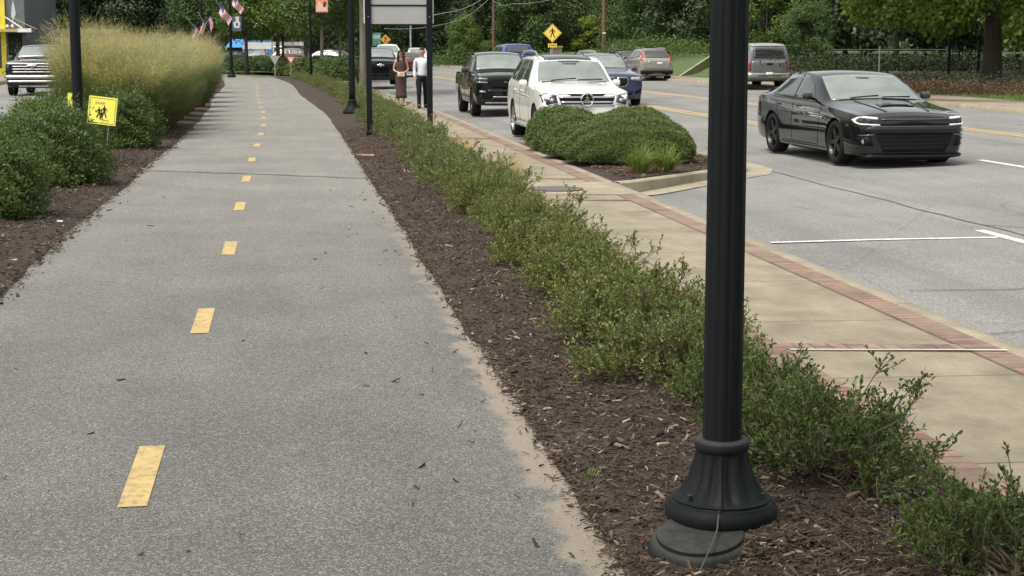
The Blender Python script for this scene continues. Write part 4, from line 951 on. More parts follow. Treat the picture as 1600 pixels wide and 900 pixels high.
g = Geo(); figure(.05, 0, -.04, face(-.008), g); figure(.05, -.045, -.04, face(-.008), g); g.obj('figures', M['sign black'], t_)
Geo().tube([(-.03, .01, -.15), (-.03, .01, -1.0)], .005, 6).obj('wire_stake', M['galvanised'], t_)
# ------------------------------------------------------------------ crossing sign, yield signs, pillar, poles
def diamond(px, py, D, half, label, zoff=0, grp=None, plaque=True, col='safety yellow', z0=0, lit=False):
    zc = CAMZ + (75 - py) * D / 2503; p = at(px, D, 0); t_ = thing('crossing_sign', label, 'road sign', tuple(p), -math.atan2(p.x, p.y) * 1)
    rr = half
    def dia(r): return [(0, -r), (r, 0), (0, r), (-r, 0)]
    mt = lambda y: Matrix(((1, 0, 0, 0), (0, 0, -1, y), (0, 1, 0, zc), (0, 0, 0, 1)))
    Geo().prism(dia(rr), .012, mt(0)).obj('sign_plate', M[col], t_)
    g = Geo(); o_, i_ = rr * .93, rr * .89
    for k in range(4):
        a = dia(o_)[k]; b = dia(o_)[(k + 1) % 4]; c_ = dia(i_)[(k + 1) % 4]; d = dia(i_)[k]; g.prism([a, b, c_, d], .002, mt(-.014))
    g.obj('border_line', M['sign black'], t_); figure(rr * .75, 0, 0, mt(-.014) @ Matrix.Translation((0, -rr * .08, 0)), Geo()).obj('walking_figure', M['sign black'], t_)
    Geo().tube([(0, .03, 0), (0, .03, zc + rr * .6)], .035, 8).obj('post', M['galvanised'], t_)
    if plaque:
        Geo().box((0, -.006, zc - rr - .2), (.62, .012, .26)).obj('plaque', M[col], t_)
        g = Geo()
        for x in (-.2, -.1, 0, .1, .2): g.prism([(x - .03, -.06), (x + .03, -.06), (x + .03, .06), (x - .03, .06)], .002, Matrix(((1, 0, 0, 0), (0, 0, -1, -.015), (0, 1, 0, zc - rr - .2), (0, 0, 0, 1))))
        g.obj('plaque_lettering', M['sign black'], t_)
simple('warm yellow', (.80, .58, .10), .55, var=.04); simple('orange sign', (.75, .36, .06), .55)
diamond(863, 52, 113, .66, 'yellow diamond pedestrian crossing sign with plaque across the street', col='warm yellow')
diamond(603, 62, 120, .40, 'small orange diamond pedestrian sign behind the black truck', plaque=False, col='orange sign')
def yield_sign(px, D, back, label):
    zc = CAMZ + (75 - 92) * D / 2503; p = at(px, D, 0); t_ = thing('yield_sign', label, 'road sign', tuple(p), 0)
    tri = lambda r: [(0, -r), (r * .87, r * .5), (-r * .87, r * .5)]
    mt = lambda y: Matrix(((1, 0, 0, 0), (0, 0, -1, y), (0, 1, 0, zc), (0, 0, 0, 1)))
    Geo().prism(tri(.34), .012, mt(0)).obj('sign_plate', M['sign panel back'] if back else M['flag red'], t_)
    Geo().tube([(0, .02, 0), (0, .02, zc + .15)], .025, 6).obj('post', M['galvanised'], t_)
    if not back:
        Geo().prism(tri(.21), .002, mt(-.014)).obj('white_field', M['sign white'], t_)
        cu = bpy.data.curves.new('lettering', 'FONT'); cu.body = 'YIELD'; cu.size = .085; cu.align_x = 'CENTER'; cu.extrude = .001; cu.materials.append(M['flag red'])
        o = bpy.data.objects.new('lettering', cu); C.objects.link(o); dg = bpy.context.evaluated_depsgraph_get(); me = bpy.data.meshes.new_from_object(o.evaluated_get(dg)); bpy.data.objects.remove(o); o = link('lettering', me, t_); o.location = (0, -.019, zc + .02); o.rotation_euler = (R(90), 0, 0)
yield_sign(430, 90, True, 'grey back of a yield sign beyond the bend, left of the farthest lamp post'); yield_sign(455, 90, False, 'red and white yield sign beyond the bend')
p = at(872, 113, 0); t_ = thing('stone_pillar', 'pale stone pillar beside the pedestrian crossing sign', 'pillar', (p.x, p.y + 1, 0)); Geo().box((0, 0, .85), (.75, .6, 1.75), bevel=.02).obj('shaft', M['conc'], t_); Geo().box((0, 0, 1.78), (.9, .75, .12), bevel=.02).obj('cap', M['conc'], t_)
def wood_pole(px, D, r, label, tag_=False):
    p = at(px, D, 0); t_ = thing('utility_pole', label, 'utility pole', tuple(p)); Geo().tube([(0, 0, -.2), (0, 0, 5), (.03, 0, 10)], [r, r * .9, r * .8], 12).obj('pole', M['pole wood'], t_, True)
    Geo().box((0, 0, 9.3), (2.2, .1, .12)).obj('crossarm', M['pole wood'], t_)
    if tag_: Geo().box((0, -r - .01, CAMZ + 23 * D / 2503), (.28, .01, .12)).obj('tag_plate', M['sign white'], t_)
    else: Geo().box((0, -r - .02, CAMZ + 42 * D / 2503), (.12, .05, .14)).obj('bracket', M['galvanised'], t_)
bark('pole wood', (.10, .055, .042), (.20, .12, .095))
wood_pole(771, 146, .13, 'left brown wooden utility pole behind the blue pickup'); wood_pole(943, 134, .17, 'right brown wooden utility pole behind the blue SUV', True)
p = at(642, 130, 0); t_ = thing('signal_pole', 'thin pale metal pole behind the walking couple', 'pole', tuple(p)); Geo().tube([(0, 0, 0), (0, 0, 6)], [.10, .07], 10).obj('pole', M['galvanised'], t_, True); Geo().box((0, 0, .5), (.3, .3, 1.0), bevel=.02).obj('cabinet', M['galvanised'], t_)
# overhead wires, from the left wooden pole and beyond
def wire(pts, r, label):
    P = [Vector(p) for p in pts]; out = []
    for a, b in zip(P[:-1], P[1:]):
        for i in range(10): t = i / 10; q = a.lerp(b, t); q.z -= 1.1 * t * (1 - t); out.append(q)
    out.append(P[-1]); o = Geo().tube(out, r, 5).obj('overhead_wire', M['wire grey'], None, True); tag(o, label, 'wire', 'overhead wires')
simple('wire grey', (.22, .23, .23), .6)
def zp(px, py, D): return tuple(at(px, D, CAMZ + (75 - py) * D / 2503))
wire([zp(560, 30, 135), zp(700, 20, 140), zp(760, -5, 146)], .035, 'upper overhead wire curving up toward the left wooden pole')
wire([zp(600, 45, 138), zp(715, 33, 142), zp(771, -8, 146)], .025, 'lower overhead wire curving up toward the left wooden pole')
wire([zp(771, 2, 146), zp(800, 7, 140), zp(900, -12, 120)], .022, 'overhead wire right of the left wooden pole')
# ------------------------------------------------------------------ fence and gate in the shade at right
simple('fence grey', (.05, .05, .048), .7, bump=.3); simple('iron', (.012, .012, .014), .5)
t_ = thing('board_fence', 'weathered rail fence in the shade behind the black sedan roof', 'fence', tuple(at(1300, 68, .85)))
a = Vector((0, 0, 0)); b = at(1478, 66, .85) - at(1300, 68, .85)
for z in (.42, .78): Geo().tube([a + Vector((0, 0, z)), b + Vector((0, 0, z))], .022, 6).obj('rail', M['fence grey'], t_)
for i in range(5): q = a.lerp(b, i / 4); Geo().tube([q + Vector((0, 0, -.3)), q + Vector((0, 0, .92))], .035, 6).obj('post', M['fence grey'], t_)
t_ = thing('iron_gate', 'black iron gate between dark posts under the overhanging tree', 'gate', tuple(at(1482, 62, .75)))
b = at(1528, 61.5, .75) - at(1482, 62, .75)
for k in (0, 1): q = b * k; Geo().box(tuple(q + Vector((0, 0, .6))), (.09, .09, 1.3)).obj('gate_post', M['iron'], t_)
g = Geo()
for i in range(1, 9): q = b * (i / 9); g.tube([q + Vector((0, 0, .08)), q + Vector((0, 0, .98))], .012, 5)
for z in (.15, .8): g.tube([Vector((0, 0, z)), b + Vector((0, 0, z))], .018, 5)
g.obj('gate_bars', M['iron'], t_)
p = at(1373, 58, .6); t_ = thing('marker_post', 'thin pale metal post in front of the rail fence', 'post', tuple(p)); Geo().tube([(0, 0, -.2), (0, 0, 1.15)], .03, 8).obj('post_tube', M['galvanised'], t_, True); Geo().box((0, 0, 1.16), (.05, .05, .03)).obj('cap', M['galvanised'], t_)
# concrete gutter block near the right kerb
# ------------------------------------------------------------------ people
simple('skin', (.42, .24, .17), .6, var=.05); simple('skin warm', (.48, .27, .19), .6, var=.05); simple('dress brown', (.055, .035, .028), .85, bump=.3); simple('hair dark', (.02, .012, .01), .6); simple('shirt white', (.60, .62, .68), .8, bump=.3, scale=9, var=.06)
simple('trousers black', (.008, .009, .012), .8); simple('clutch', (.62, .52, .48), .5); simple('glasses', (.02, .015, .015), .2); simple('lips', (.35, .12, .10), .5); simple('eye dark', (.03, .02, .02), .3)
def skin_obj(name, V, E, Rr, mat, parent, sub=2, root=0, ap=True):
    me = bpy.data.meshes.new(name); me.from_pydata([tuple(v) for v in V], E, []); o = link(name, me, parent)
    m = o.modifiers.new('skin', 'SKIN'); m.use_smooth_shade = True; sv = me.skin_vertices[0].data
    for i, r in enumerate(Rr): sv[i].radius = (r, r) if not isinstance(r, tuple) else r; sv[i].use_root = (i == root)
    o.modifiers.new('sub', 'SUBSURF').levels = sub; o.modifiers['sub'].render_levels = sub
    dg = bpy.context.evaluated_depsgraph_get(); me2 = bpy.data.meshes.new_from_object(o.evaluated_get(dg)); o.modifiers.clear(); o.data = me2; me2.name = name
    me2.materials.clear(); me2.materials.append(mat)
    for p in me2.polygons: p.use_smooth = True
    return o
class Sk:
    def __init__(s): s.V = []; s.E = []; s.R = []
    def chain(s, pts, frm=None):
        last = frm
        for x, y, z, r in pts:
            s.V.append((x, y, z)); s.R.append(r); i = len(s.V) - 1
            if last is not None: s.E.append((last, i))
            last = i
        return last
def hand(s, w, d, up, r=.010):
    """palm and five bent fingers from wrist index w, fingers pointing d"""
    P = Vector(s.V[w]); d = Vector(d).normalized(); sd_ = d.cross(Vector(up)).normalized(); n = Vector(up).normalized()
    palm = s.chain([(*(P + d * .05), .026), (*(P + d * .085), .026)], w)
    for k, (o, l) in enumerate(((-.028, .066), (-.010, .075), (.010, .070), (.027, .055))):
        b = P + d * .09 + sd_ * o; s.chain([(*b, .0095), (*(b + d * l * .5 - n * .008), .009), (*(b + d * l - n * .026), .0075)], palm)
    b = P + d * .045 - sd_ * .03; s.chain([(*b, .011), (*(b + d * .03 - sd_ * .02 - n * .01), .009)], w + 1 if False else palm)
def head_parts(o, c, hair_long, glasses=False):
    x, y, z = c   # head centre, face toward -y
    Geo().lathe([(.004, -.018), (.012, -.012), (.013, -.004), (.006, .018), (.002, .022)], 10, (x, y - .096, z - .008)).obj('nose', o.data.materials[0], o, True)
    for s in (-1, 1):
        Geo().lathe([(.001, -.012), (.011, -.008), (.013, 0), (.011, .008), (.001, .012)], 10, (x + s * .032, y - .084, z + .012), 'x').obj('eye', M['eye dark'], o, True)
        Geo().lathe([(.004, -.03), (.014, -.018), (.018, .006), (.012, .026), (.003, .03)], 10, (x + s * .077, y + .002, z)).obj('ear', o.data.materials[0], o, True)
    Geo().tube([(x - .026, y - .082, z - .052), (x, y - .094, z - .055), (x + .026, y - .082, z - .052)], .006, 6).obj('mouth', M['lips'], o, True)
    bm = bmesh.new(); bmesh.ops.create_uvsphere(bm, u_segments=24, v_segments=16, radius=1)
    for v in list(bm.verts):
        a = v.co.copy(); k = 1.0
        if a.y < -.25 and a.z < .55: v.co = Vector((a.x * .078, a.y * .06, a.z * .09))
        else: v.co = Vector((a.x * .088, a.y * .104 + .008, a.z * .118 + .012))
        v.co += Vector(c)
    bm_obj('hair', bm, M['hair dark'], o, True)
    if hair_long:
        for s in (-1, 1):
            Geo().tube([(x + s * .06, y + .02, z + .08), (x + s * .088, y - .01, z - .02), (x + s * .098, y - .035, z - .12), (x + s * .105, y - .06, z - .22), (x + s * .095, y - .075, z - .30)], [.03, .038, .042, .036, .012], 10).obj('hair_lock', M['hair dark'], o, True)
        Geo().tube([(x, y + .05, z + .06), (x, y + .09, z - .06), (x, y + .10, z - .2)], [.06, .085, .05], 12).obj('back_hair', M['hair dark'], o, True)
    if glasses:
        g = Geo()
        for s in (-1, 1): g.lathe([(.001, -.006), (.026, -.005), (.026, .003), (.001, .004)], 14, (x + s * .033, y - .098, z + .014), 'y')
        g.tube([(x - .075, y - .02, z + .018), (x - .062, y - .09, z + .018), (x + .062, y - .09, z + .018), (x + .075, y - .02, z + .018)], .004, 5); g.obj('glasses', M['glasses'], o, True)
def person_w(loc, rot):
    s = Sk(); s.chain([(0, 0, .96, .12)])
    t = s.chain([(0, 0, 1.08, .105), (0, .0, 1.22, .115), (0, .0, 1.36, .10), (0, .01, 1.44, .052), (0, 0, 1.50, .05), (0, -.012, 1.56, .075), (0, -.012, 1.63, .088), (0, -.005, 1.69, .07)], 0)
    for sx in (-1, 1):
        a = s.chain([(sx * .13, .01, 1.38, .052), (sx * .185, .015, 1.33, .046), (sx * .225, .03, 1.20, .038), (sx * .24, .02, 1.08, .033), (sx * .16, -.12, 1.02, .028), (sx * .07, -.205, 1.00, .021)], 3)
        hand(s, a, (-sx * .8, -.45, -.12), (0, -.5, 1))
        s.chain([(sx * .09, 0, .88, .10), (sx * .10, 0, .62, .075), (sx * .095, -.01, .46, .055), (sx * .09, .02, .22, .045), (sx * .09, .03, .08, .035), (sx * .095, -.10, .03, .03)], 0)
    o = skin_obj('person', s.V, s.E, s.R, M['skin warm'], None); o.location = loc; o.rotation_euler = (0, 0, rot)
    tag(o, 'person in a long sleeveless brown dress holding a small pale clutch', 'person')
    # dress
    prof = [(.105, .075, 1.42), (.125, .085, 1.38), (.165, .105, 1.33), (.165, .12, 1.24), (.14, .105, 1.10), (.165, .12, .98), (.185, .135, .88), (.175, .13, .65), (.165, .13, .45), (.175, .14, .25), (.185, .15, .14)]
    V = []; seg = 28
    for rx, ry, z in prof:
        for k in range(seg):
            a = 2 * math.pi * k / seg; fld = 1 + (.05 * math.sin(a * 7) * max(0, (1.0 - z)))
            V.append((rx * math.cos(a) * fld, ry * math.sin(a) * fld, z))
    F = [[i * seg + k, i * seg + (k + 1) % seg, (i + 1) * seg + (k + 1) % seg, (i + 1) * seg + k] for i in range(len(prof) - 1) for k in range(seg)]
    d = link('dress', np_mesh('dress', V, np.array(F), M['dress brown'], True), o); d.modifiers.new('s', 'SOLIDIFY').thickness = .01
    head_parts(o, (0, -.012, 1.625), True, True)
    cl = Geo().box((0, -.245, .93), (.24, .05, .13), bevel=.015).obj('clutch_bag', M['clutch'], None, True); cl.location = loc; cl.rotation_euler = (0, 0, rot); tag(cl, 'small pale clutch bag held in front of the brown dress', 'bag')
def person_m(loc, rot):
    s = Sk(); s.chain([(0, 0, .98, .06)])
    t = s.chain([(0, 0, 1.12, .07), (0, 0, 1.28, .10), (0, 0, 1.42, .11), (0, .01, 1.51, .062), (0, 0, 1.57, .06), (0, -.012, 1.63, .082), (0, -.012, 1.70, .094), (0, -.005, 1.765, .072)], 0)
    for sx in (-1, 1):
        a = s.chain([(sx * .16, .01, 1.44, .062), (sx * .205, .01, 1.39, .05), (sx * .225, .03, 1.22, .042), (sx * .23, .03, 1.12, .038), (sx * .225, -.03, .96, .03), (sx * .215, -.06, .87, .024)], 3)
        hand(s, a, (0, -.15, -1), (sx, 0, 0))
        f = sx * .0
        st = -.22 if sx < 0 else .17
        s.chain([(sx * .08, 0, .88, .055), (sx * .10, st * .45, .66, .06), (sx * .10, st * .7, .50, .062), (sx * .10, st * 1.0 + .03, .27, .055), (sx * .10, st * 1.3 + .04, .09, .038), (sx * .10, st * 1.3 - .11, .04, .032)], 0)
    o = skin_obj('person', s.V, s.E, s.R, M['skin'], None); o.location = loc; o.rotation_euler = (0, 0, rot)
    tag(o, 'person in a white shirt and black trousers walking behind the sign post', 'person')
    q = Sk(); q.chain([(0, 0, .93, .135)]); q.chain([(0, 0, 1.03, .142)], 0) if 0 else None; q.chain([(0, 0, 1.04, .140), (0, 0, 1.14, .143), (0, 0, 1.28, .15), (0, 0, 1.42, .138), (0, .008, 1.50, .075), (0, .0, 1.535, .068)], 0)
    for sx in (-1, 1): q.chain([(sx * .16, .01, 1.44, .078), (sx * .208, .01, 1.39, .064), (sx * .228, .03, 1.22, .055), (sx * .233, .03, 1.12, .050), (sx * .227, -.02, .98, .043), (sx * .222, -.04, .92, .038)], 4)
    skin_obj('shirt', q.V, q.E, q.R, M['shirt white'], o)
    q = Sk(); q.chain([(0, 0, .97, .145)]); q.chain([(0, 0, 1.04, .148)], 0)
    for sx in (-1, 1):
        st = -.22 if sx < 0 else .17
        q.chain([(sx * .09, 0, .88, .118), (sx * .10, st * .45, .66, .095), (sx * .10, st * .7, .50, .078), (sx * .10, st * 1.0 + .03, .27, .068), (sx * .10, st * 1.3 + .04, .07, .062), (sx * .10, st * 1.3 + .035, .035, .06)], 0)
    skin_obj('trousers', q.V, q.E, q.R, M['trousers black'], o)
    for sx in (-1, 1):
        st = -.22 if sx < 0 else .17
        Geo().box((sx * .10, st * 1.3 - .05, .045), (.10, .29, .09), bevel=.03).obj('shoe', M['trousers black'], o, True)
    head_parts(o, (0, -.012, 1.695), False)
pw = at(627, 53.6, -.105); pm = at(660, 48.6, -.105)
person_w(tuple(pw), -.06); person_m((pm.x, pm.y, -.105), -.08)
# ------------------------------------------------------------------ vehicles
def carpaint(name, col, metal=0.0, rough=.28, flake=0):
    t = NT(name); v = t.coord('Object'); n = t.noise(v, 3, 5, .6)
    t.color(t.ramp(n, [(.3, tuple(c * .93 for c in col)), (.7, tuple(min(1, c * 1.05) for c in col))]))
    t.p.inputs['Metallic'].default_value = metal; t.rough(rough); t.p.inputs['Coat Weight'].default_value = 1; t.p.inputs['Coat Roughness'].default_value = .015; t.p.inputs['Specular IOR Level'].default_value = .08 if max(col) < .018 else .4
    # road dust low on the body
    sp = t.new('ShaderNodeSeparateXYZ'); t.link(v, sp.inputs[0])
    M[name] = t.m
carpaint('paint black', (.006, .006, .008), 0, .12); carpaint('paint white', (.74, .75, .73), 0, .35); carpaint('paint navy', (.018, .028, .085), .4, .3); carpaint('paint beige', (.28, .26, .23), .25, .4)
carpaint('paint grey', (.15, .155, .165), .3, .35); carpaint('paint silver', (.42, .43, .43), .5, .35); carpaint('paint blue', (.02, .05, .22), .3, .3); carpaint('paint red', (.10, .01, .012), .2, .3); carpaint('paint bronze', (.07, .06, .05), .4, .4); carpaint('paint dark', (.02, .022, .026), .3, .3)
def glassm(name, col, rough=.03, ior=1.9):
    t = NT(name); v = t.coord('Object'); n = t.noise(v, 2.0, 3); t.color(t.ramp(n, [(.35, col), (.65, tuple(c * 1.4 for c in col))])); t.rough(rough); t.p.inputs['IOR'].default_value = ior; M[name] = t.m
glassm('side glass', (.032, .040, .036), .03, 2.1); glassm('windscreen', (.15, .175, .16), .05, 2.4); glassm('dark windscreen', (.02, .026, .026), .03, 2.0); glassm('roof glass', (.02, .022, .026), .06)
simple('rubber', (.012, .012, .012), .85, bump=.3); simple('alloy', (.42, .42, .43), .35, .8, scale=12); simple('dark alloy', (.03, .03, .032), .35, .5); simple('black trim', (.010, .010, .011), .6); simple('chrome', (.62, .63, .64), .12, 1.0, var=.03); simple('grille black', (.008, .008, .009), .55)
simple('arch black', (.006, .006, .006), .95); simple('lamp lens', (.35, .36, .37), .12, .3); simple('lamp dark', (.05, .052, .055), .12, .3); simple('tail red', (.42, .02, .025), .2); simple('plate', (.62, .63, .62), .5); simple('bumper silver', (.42, .42, .42), .3, .8)
simple('daytime light', (.85, .88, .86), .3, emit=.12, var=0); simple('mirror black', (.012, .012, .013), .25, coat=1)
def wheel_proto(r, wd, spokes, rimmat, rr=.66, style='star'):
    tyre = Geo().lathe([(r * rr, -wd * .42), (r * .80, -wd * .5), (r * .95, -wd * .49), (r, -wd * .36), (r * 1.0, wd * .36), (r * .95, wd * .49), (r * .80, wd * .5), (r * rr, wd * .42), (r * (rr - .05), 0)], 36, axis='y', caps=False)
    back = Geo().lathe([(.02, -.03), (r * rr, -.05), (r * rr, .05), (.02, .02)], 28, axis='y')
    rim = Geo(); R1 = r * rr * 1.02
    rim.lathe([(R1 * .93, wd * .30), (R1, wd * .46), (R1 * 1.0, wd * .40), (R1 * .90, wd * .1)], 36, axis='y', caps=False)
    rim.lathe([(.001, wd * .40), (R1 * .2, wd * .40), (R1 * .24, wd * .30), (R1 * .24, wd * .1)], 20, axis='y')
    for k in range(spokes):
        a = 2 * math.pi * k / spokes
        for da in ((-.11, .11) if style == 'twin' else (0,)):
            ww = .055 * R1 / .24 if style != 'twin' else .034 * R1 / .24
            d = Vector((math.cos(a + da), 0, math.sin(a + da))); s_ = Vector((-d.z, 0, d.x)); o0 = d * R1 * .15 + Vector((0, wd * .38, 0)); o1 = d * R1 * .95 + Vector((0, wd * .40, 0)); dp = Vector((0, wd * .14, 0))
            rim.add([o0 - s_ * ww * .6, o0 + s_ * ww * .6, o1 + s_ * ww * .42, o1 - s_ * ww * .42, o0 - s_ * ww * .6 - dp, o0 + s_ * ww * .6 - dp, o1 + s_ * ww * .42 - dp, o1 - s_ * ww * .42 - dp], [[0, 1, 2, 3], [0, 4, 5, 1], [1, 5, 6, 2], [2, 6, 7, 3], [3, 7, 4, 0]])
    return back.mesh('wheel', M['black trim'], True), tyre.mesh('tyre', M['rubber'], True), rim.mesh('rim', rimmat)
def car_body(st, arches, L, W, paint):
    """loft: st rows (s, zb, zs, zt, w, wt, crown)"""
    bm = bmesh.new(); rings = []
    for s, zb, zs, zt, w_, wt, cr in st:
        ze = zt - cr; x = L / 2 - s; mid = (w_ * .975 + wt) / 2 + .012; zm = (zs + ze) / 2
        half = [(0, zb), (w_ * .8, zb), (w_ * .955, zb + .045), (w_, zb + .38 * (zs - zb)), (w_ * 1.0, zb + .72 * (zs - zb)), (w_ * .972, zs), (mid, zm), (wt, ze), (wt * .6, zt - cr * .32), (0, zt)]
        ring = [bm.verts.new((x, y, z)) for y, z in half] + [bm.verts.new((x, -y, z)) for y, z in half[-2:0:-1]]
        rings.append(ring)
    n = len(rings[0]); ce = bm.edges.layers.float.new('crease_edge')
    for a, b in zip(rings[:-1], rings[1:]):
        for k in range(n): bm.faces.new((a[k], a[(k + 1) % n], b[(k + 1) % n], b[k]))
    for rg_, fl in ((rings[0], False), (rings[-1], True)):
        h = 9
        for k in range(h):
            l0, l1 = rg_[k], rg_[k + 1]; r0, r1 = rg_[(n - k) % n], rg_[n - k - 1]
            vs_ = [l0, l1, r1, r0]; vs_ = [v for i, v in enumerate(vs_) if v not in vs_[:i]]
            bm.faces.new(vs_ if fl else vs_[::-1])
    for a, b in zip(rings[:-1], rings[1:]):
        for k, cv in ((5, .55), (7, .6), (3, .2), (2, .5)):
            for kk in (k, n - k):
                e = bm.edges.get((a[kk], b[kk]))
                if e: e[ce] = cv
    for ri, cv in ((1, .45), (len(rings) - 2, .45), (0, .3)):
        for k in range(n):
            e = bm.edges.get((rings[ri][k], rings[ri][(k + 1) % n]))
            if e: e[ce] = cv
    bmesh.ops.recalc_face_normals(bm, faces=bm.faces)
    o = bm_obj('body', bm, [paint, M['arch black']], None, True)
    m = o.modifiers.new('s', 'SUBSURF'); m.levels = m.render_levels = 2
    dg = bpy.context.evaluated_depsgraph_get(); smooth = bpy.data.meshes.new_from_object(o.evaluated_get(dg))
    bmb = bmesh.new(); bmb.from_mesh(smooth); bvh = BVHTree.FromBMesh(bmb); bmb.free(); o.modifiers.clear(); o.data = smooth
    if arches:
        cut = Geo()
        for s, r, zc in arches:
            for sy in (-1, 1): cut.lathe([(r, -.24), (r, .24)], 40, (L / 2 - s, sy * (W / 2 - .06), zc), 'y')
        co = cut.obj('cut', M['arch black']); co.data.materials.clear(); co.data.materials.append(paint); co.data.materials.append(M['arch black'])
        for p in co.data.polygons: p.material_index = 1
        b = o.modifiers.new('b', 'BOOLEAN'); b.operation = 'DIFFERENCE'; b.object = co; b.solver = 'EXACT'
        dg = bpy.context.evaluated_depsgraph_get(); me = bpy.data.meshes.new_from_object(o.evaluated_get(dg)); o.modifiers.clear(); o.data = me; bpy.data.objects.remove(co)
    for p in o.data.polygons: p.use_smooth = True
    try: o.data.set_sharp_from_angle(angle=R(40))
    except Exception: pass
    o.data.name = 'body'
    return o, bvh
class Car:
    def __init__(s, name, label, cat, loc, rot, L, W, st, paint, wheels, r, wd, wheelp, clr_arch=.045, group=None):
        s.L, s.W, s.paint = L, W, paint
        s.t = thing(name, label, cat, loc, rot, group)
        s.body, s.bvh = car_body(st, [(x, r + clr_arch, r) for x in wheels], L, W, paint); s.body.parent = s.t
        wb, wt_, wr = wheelp
        for x in wheels:
            for sy in (1, -1):
                o = link('wheel', wb, s.t, (L / 2 - x, sy * (W / 2 - wd / 2 - .012), r)); 
                if sy < 0: o.rotation_euler = (0, 0, math.pi)
                link('tyre', wt_, o); link('rim', wr, o)
    def proj(s, q, kind):
        if kind == 'top': o, d = Vector((s.L / 2 - q[0], q[1], 4)), Vector((0, 0, -1))
        elif kind == 'front': o, d = Vector((6, q[0], q[1])), Vector((-1, 0, 0))
        elif kind == 'rear': o, d = Vector((-6, q[0], q[1])), Vector((1, 0, 0))
        elif kind == 'left': o, d = Vector((s.L / 2 - q[0], 3, q[1])), Vector((0, -1, 0))
        else: o, d = Vector((s.L / 2 - q[0], -3, q[1])), Vector((0, 1, 0))
        h = s.bvh.ray_cast(o, d)
        if h[0] is None:
            h2 = s.bvh.find_nearest(o + d * {'top': 3.3, 'front': 3.6, 'rear': 3.6}.get(kind, 2.1)); return h2[0], h2[1]
        n = h[1]
        if n.dot(d) > 0: n = -n
        return h[0], n
    def patch(s, name, poly, kind, mat, off=.005, thick=.014, grid=.07, parent=None, label=None):
        bm = bmesh.new(); vs_ = [bm.verts.new((x, y, 0)) for x, y in poly]; bm.faces.new(vs_)
        xs = [p[0] for p in poly]; ys = [p[1] for p in poly]
        for ax, lo, hi in ((0, min(xs), max(xs)), (1, min(ys), max(ys))):
            k = max(1, int((hi - lo) / grid))
            for i in range(1, k):
                c = lo + (hi - lo) * i / k; co = (c, 0, 0) if ax == 0 else (0, c, 0); no = (1, 0, 0) if ax == 0 else (0, 1, 0)
                bmesh.ops.bisect_plane(bm, geom=bm.verts[:] + bm.edges[:] + bm.faces[:], plane_co=co, plane_no=no)
        bmesh.ops.triangulate(bm, faces=bm.faces[:]); bm.verts.index_update()
        top = []; bot = []
        for v in bm.verts:
            p, n = s.proj((v.co.x, v.co.y), kind); top.append(p + n * off); bot.append(p - n * thick)
        nv = len(top); F3 = [[v.index for v in f.verts] for f in bm.faces]; F4 = []
        for e in bm.edges:
            if e.is_boundary: a, b = e.verts[0].index, e.verts[1].index; F4.append([a, b, b + nv, a + nv])
        bm.free()
        me = bpy.data.meshes.new(name); me.from_pydata([tuple(v) for v in top + bot], [], F3 + F4)
        b2 = bmesh.new(); b2.from_mesh(me); bmesh.ops.recalc_face_normals(b2, faces=b2.faces); b2.to_mesh(me); b2.free()
        # make sure the face looks outward
        d = {'top': Vector((0, 0, 1)), 'front': Vector((1, 0, 0)), 'rear': Vector((-1, 0, 0)), 'left': Vector((0, 1, 0)), 'right': Vector((0, -1, 0))}[kind]
        if sum(p.normal.dot(d) * p.area for p in me.polygons[:len(F3)]) < 0: me.flip_normals()
        for p in me.polygons[:len(F3)]: p.use_smooth = True
        me.materials.append(mat); o = link(name, me, parent if parent else s.t)
        if label: o['label'] = label
        return o
    def both(s, name, poly, mat, **k):
        return [s.patch(name, poly, kd, mat, **k) for kd in ('left', 'right')]
    def mir(s, name, poly, kind, mat, **k):
        """y-mirrored pair for front/rear (first coord) """
        a = s.patch(name, poly, kind, mat, **k)
        if kind == 'top': b = s.patch(name, [(x, -y) for x, y in poly], kind, mat, **k)
        else: b = s.patch(name, [(-x, y) for x, y in poly], kind, mat, **k)
        return a, b
    def bar(s, name, a, b, kind, wd, mat, **k):
        a, b = Vector(a), Vector(b); d = (b - a).normalized(); n = Vector((-d.y, d.x)) * wd / 2
        return s.patch(name, [tuple(a - n), tuple(b - n), tuple(b + n), tuple(a + n)], kind, mat, **k)
    def box(s, name, c, size, mat, bevel=.015, rot=None, parent=None):
        return Geo().box(c, size, rot, bevel).obj(name, mat, parent if parent else s.t, True)
    def mirrors(s, sx, z, mat, w_=.13, h=.12, out=.08):
        for sy in (1, -1):
            o = Geo().box((s.L / 2 - sx, sy * (s.W / 2 + out), z), (.11, w_ + .04, h), None, .04).obj('side_mirror', mat, s.t, True)
            Geo().tube([(s.L / 2 - sx - .02, sy * (s.W / 2 - .06), z - .05), (s.L / 2 - sx, sy * (s.W / 2 + .05), z - .03)], .025, 6).obj('mirror_arm', M['black trim'], o, True)
            Geo().box((s.L / 2 - sx - .058, sy * (s.W / 2 + out), z), (.006, w_ - .01, h - .03)).obj('mirror_glass', M['side glass'], o)
    def handles(s, xs, z, mat):
        for x in xs:
            for kd in ('left', 'right'): s.patch('door_handle', [(x, z), (x + .19, z + .005), (x + .19, z + .032), (x, z + .027)], kd, mat, off=.028, thick=.0)
    def seams(s, lines, wd=.012):
        for a, b in lines:
            for kd in ('left', 'right'): s.bar('door_gap', a, b, kd, wd, M['arch black'], off=.003, thick=.004)
glassm('tinted glass', (.032, .042, .038), .03, 2.0)
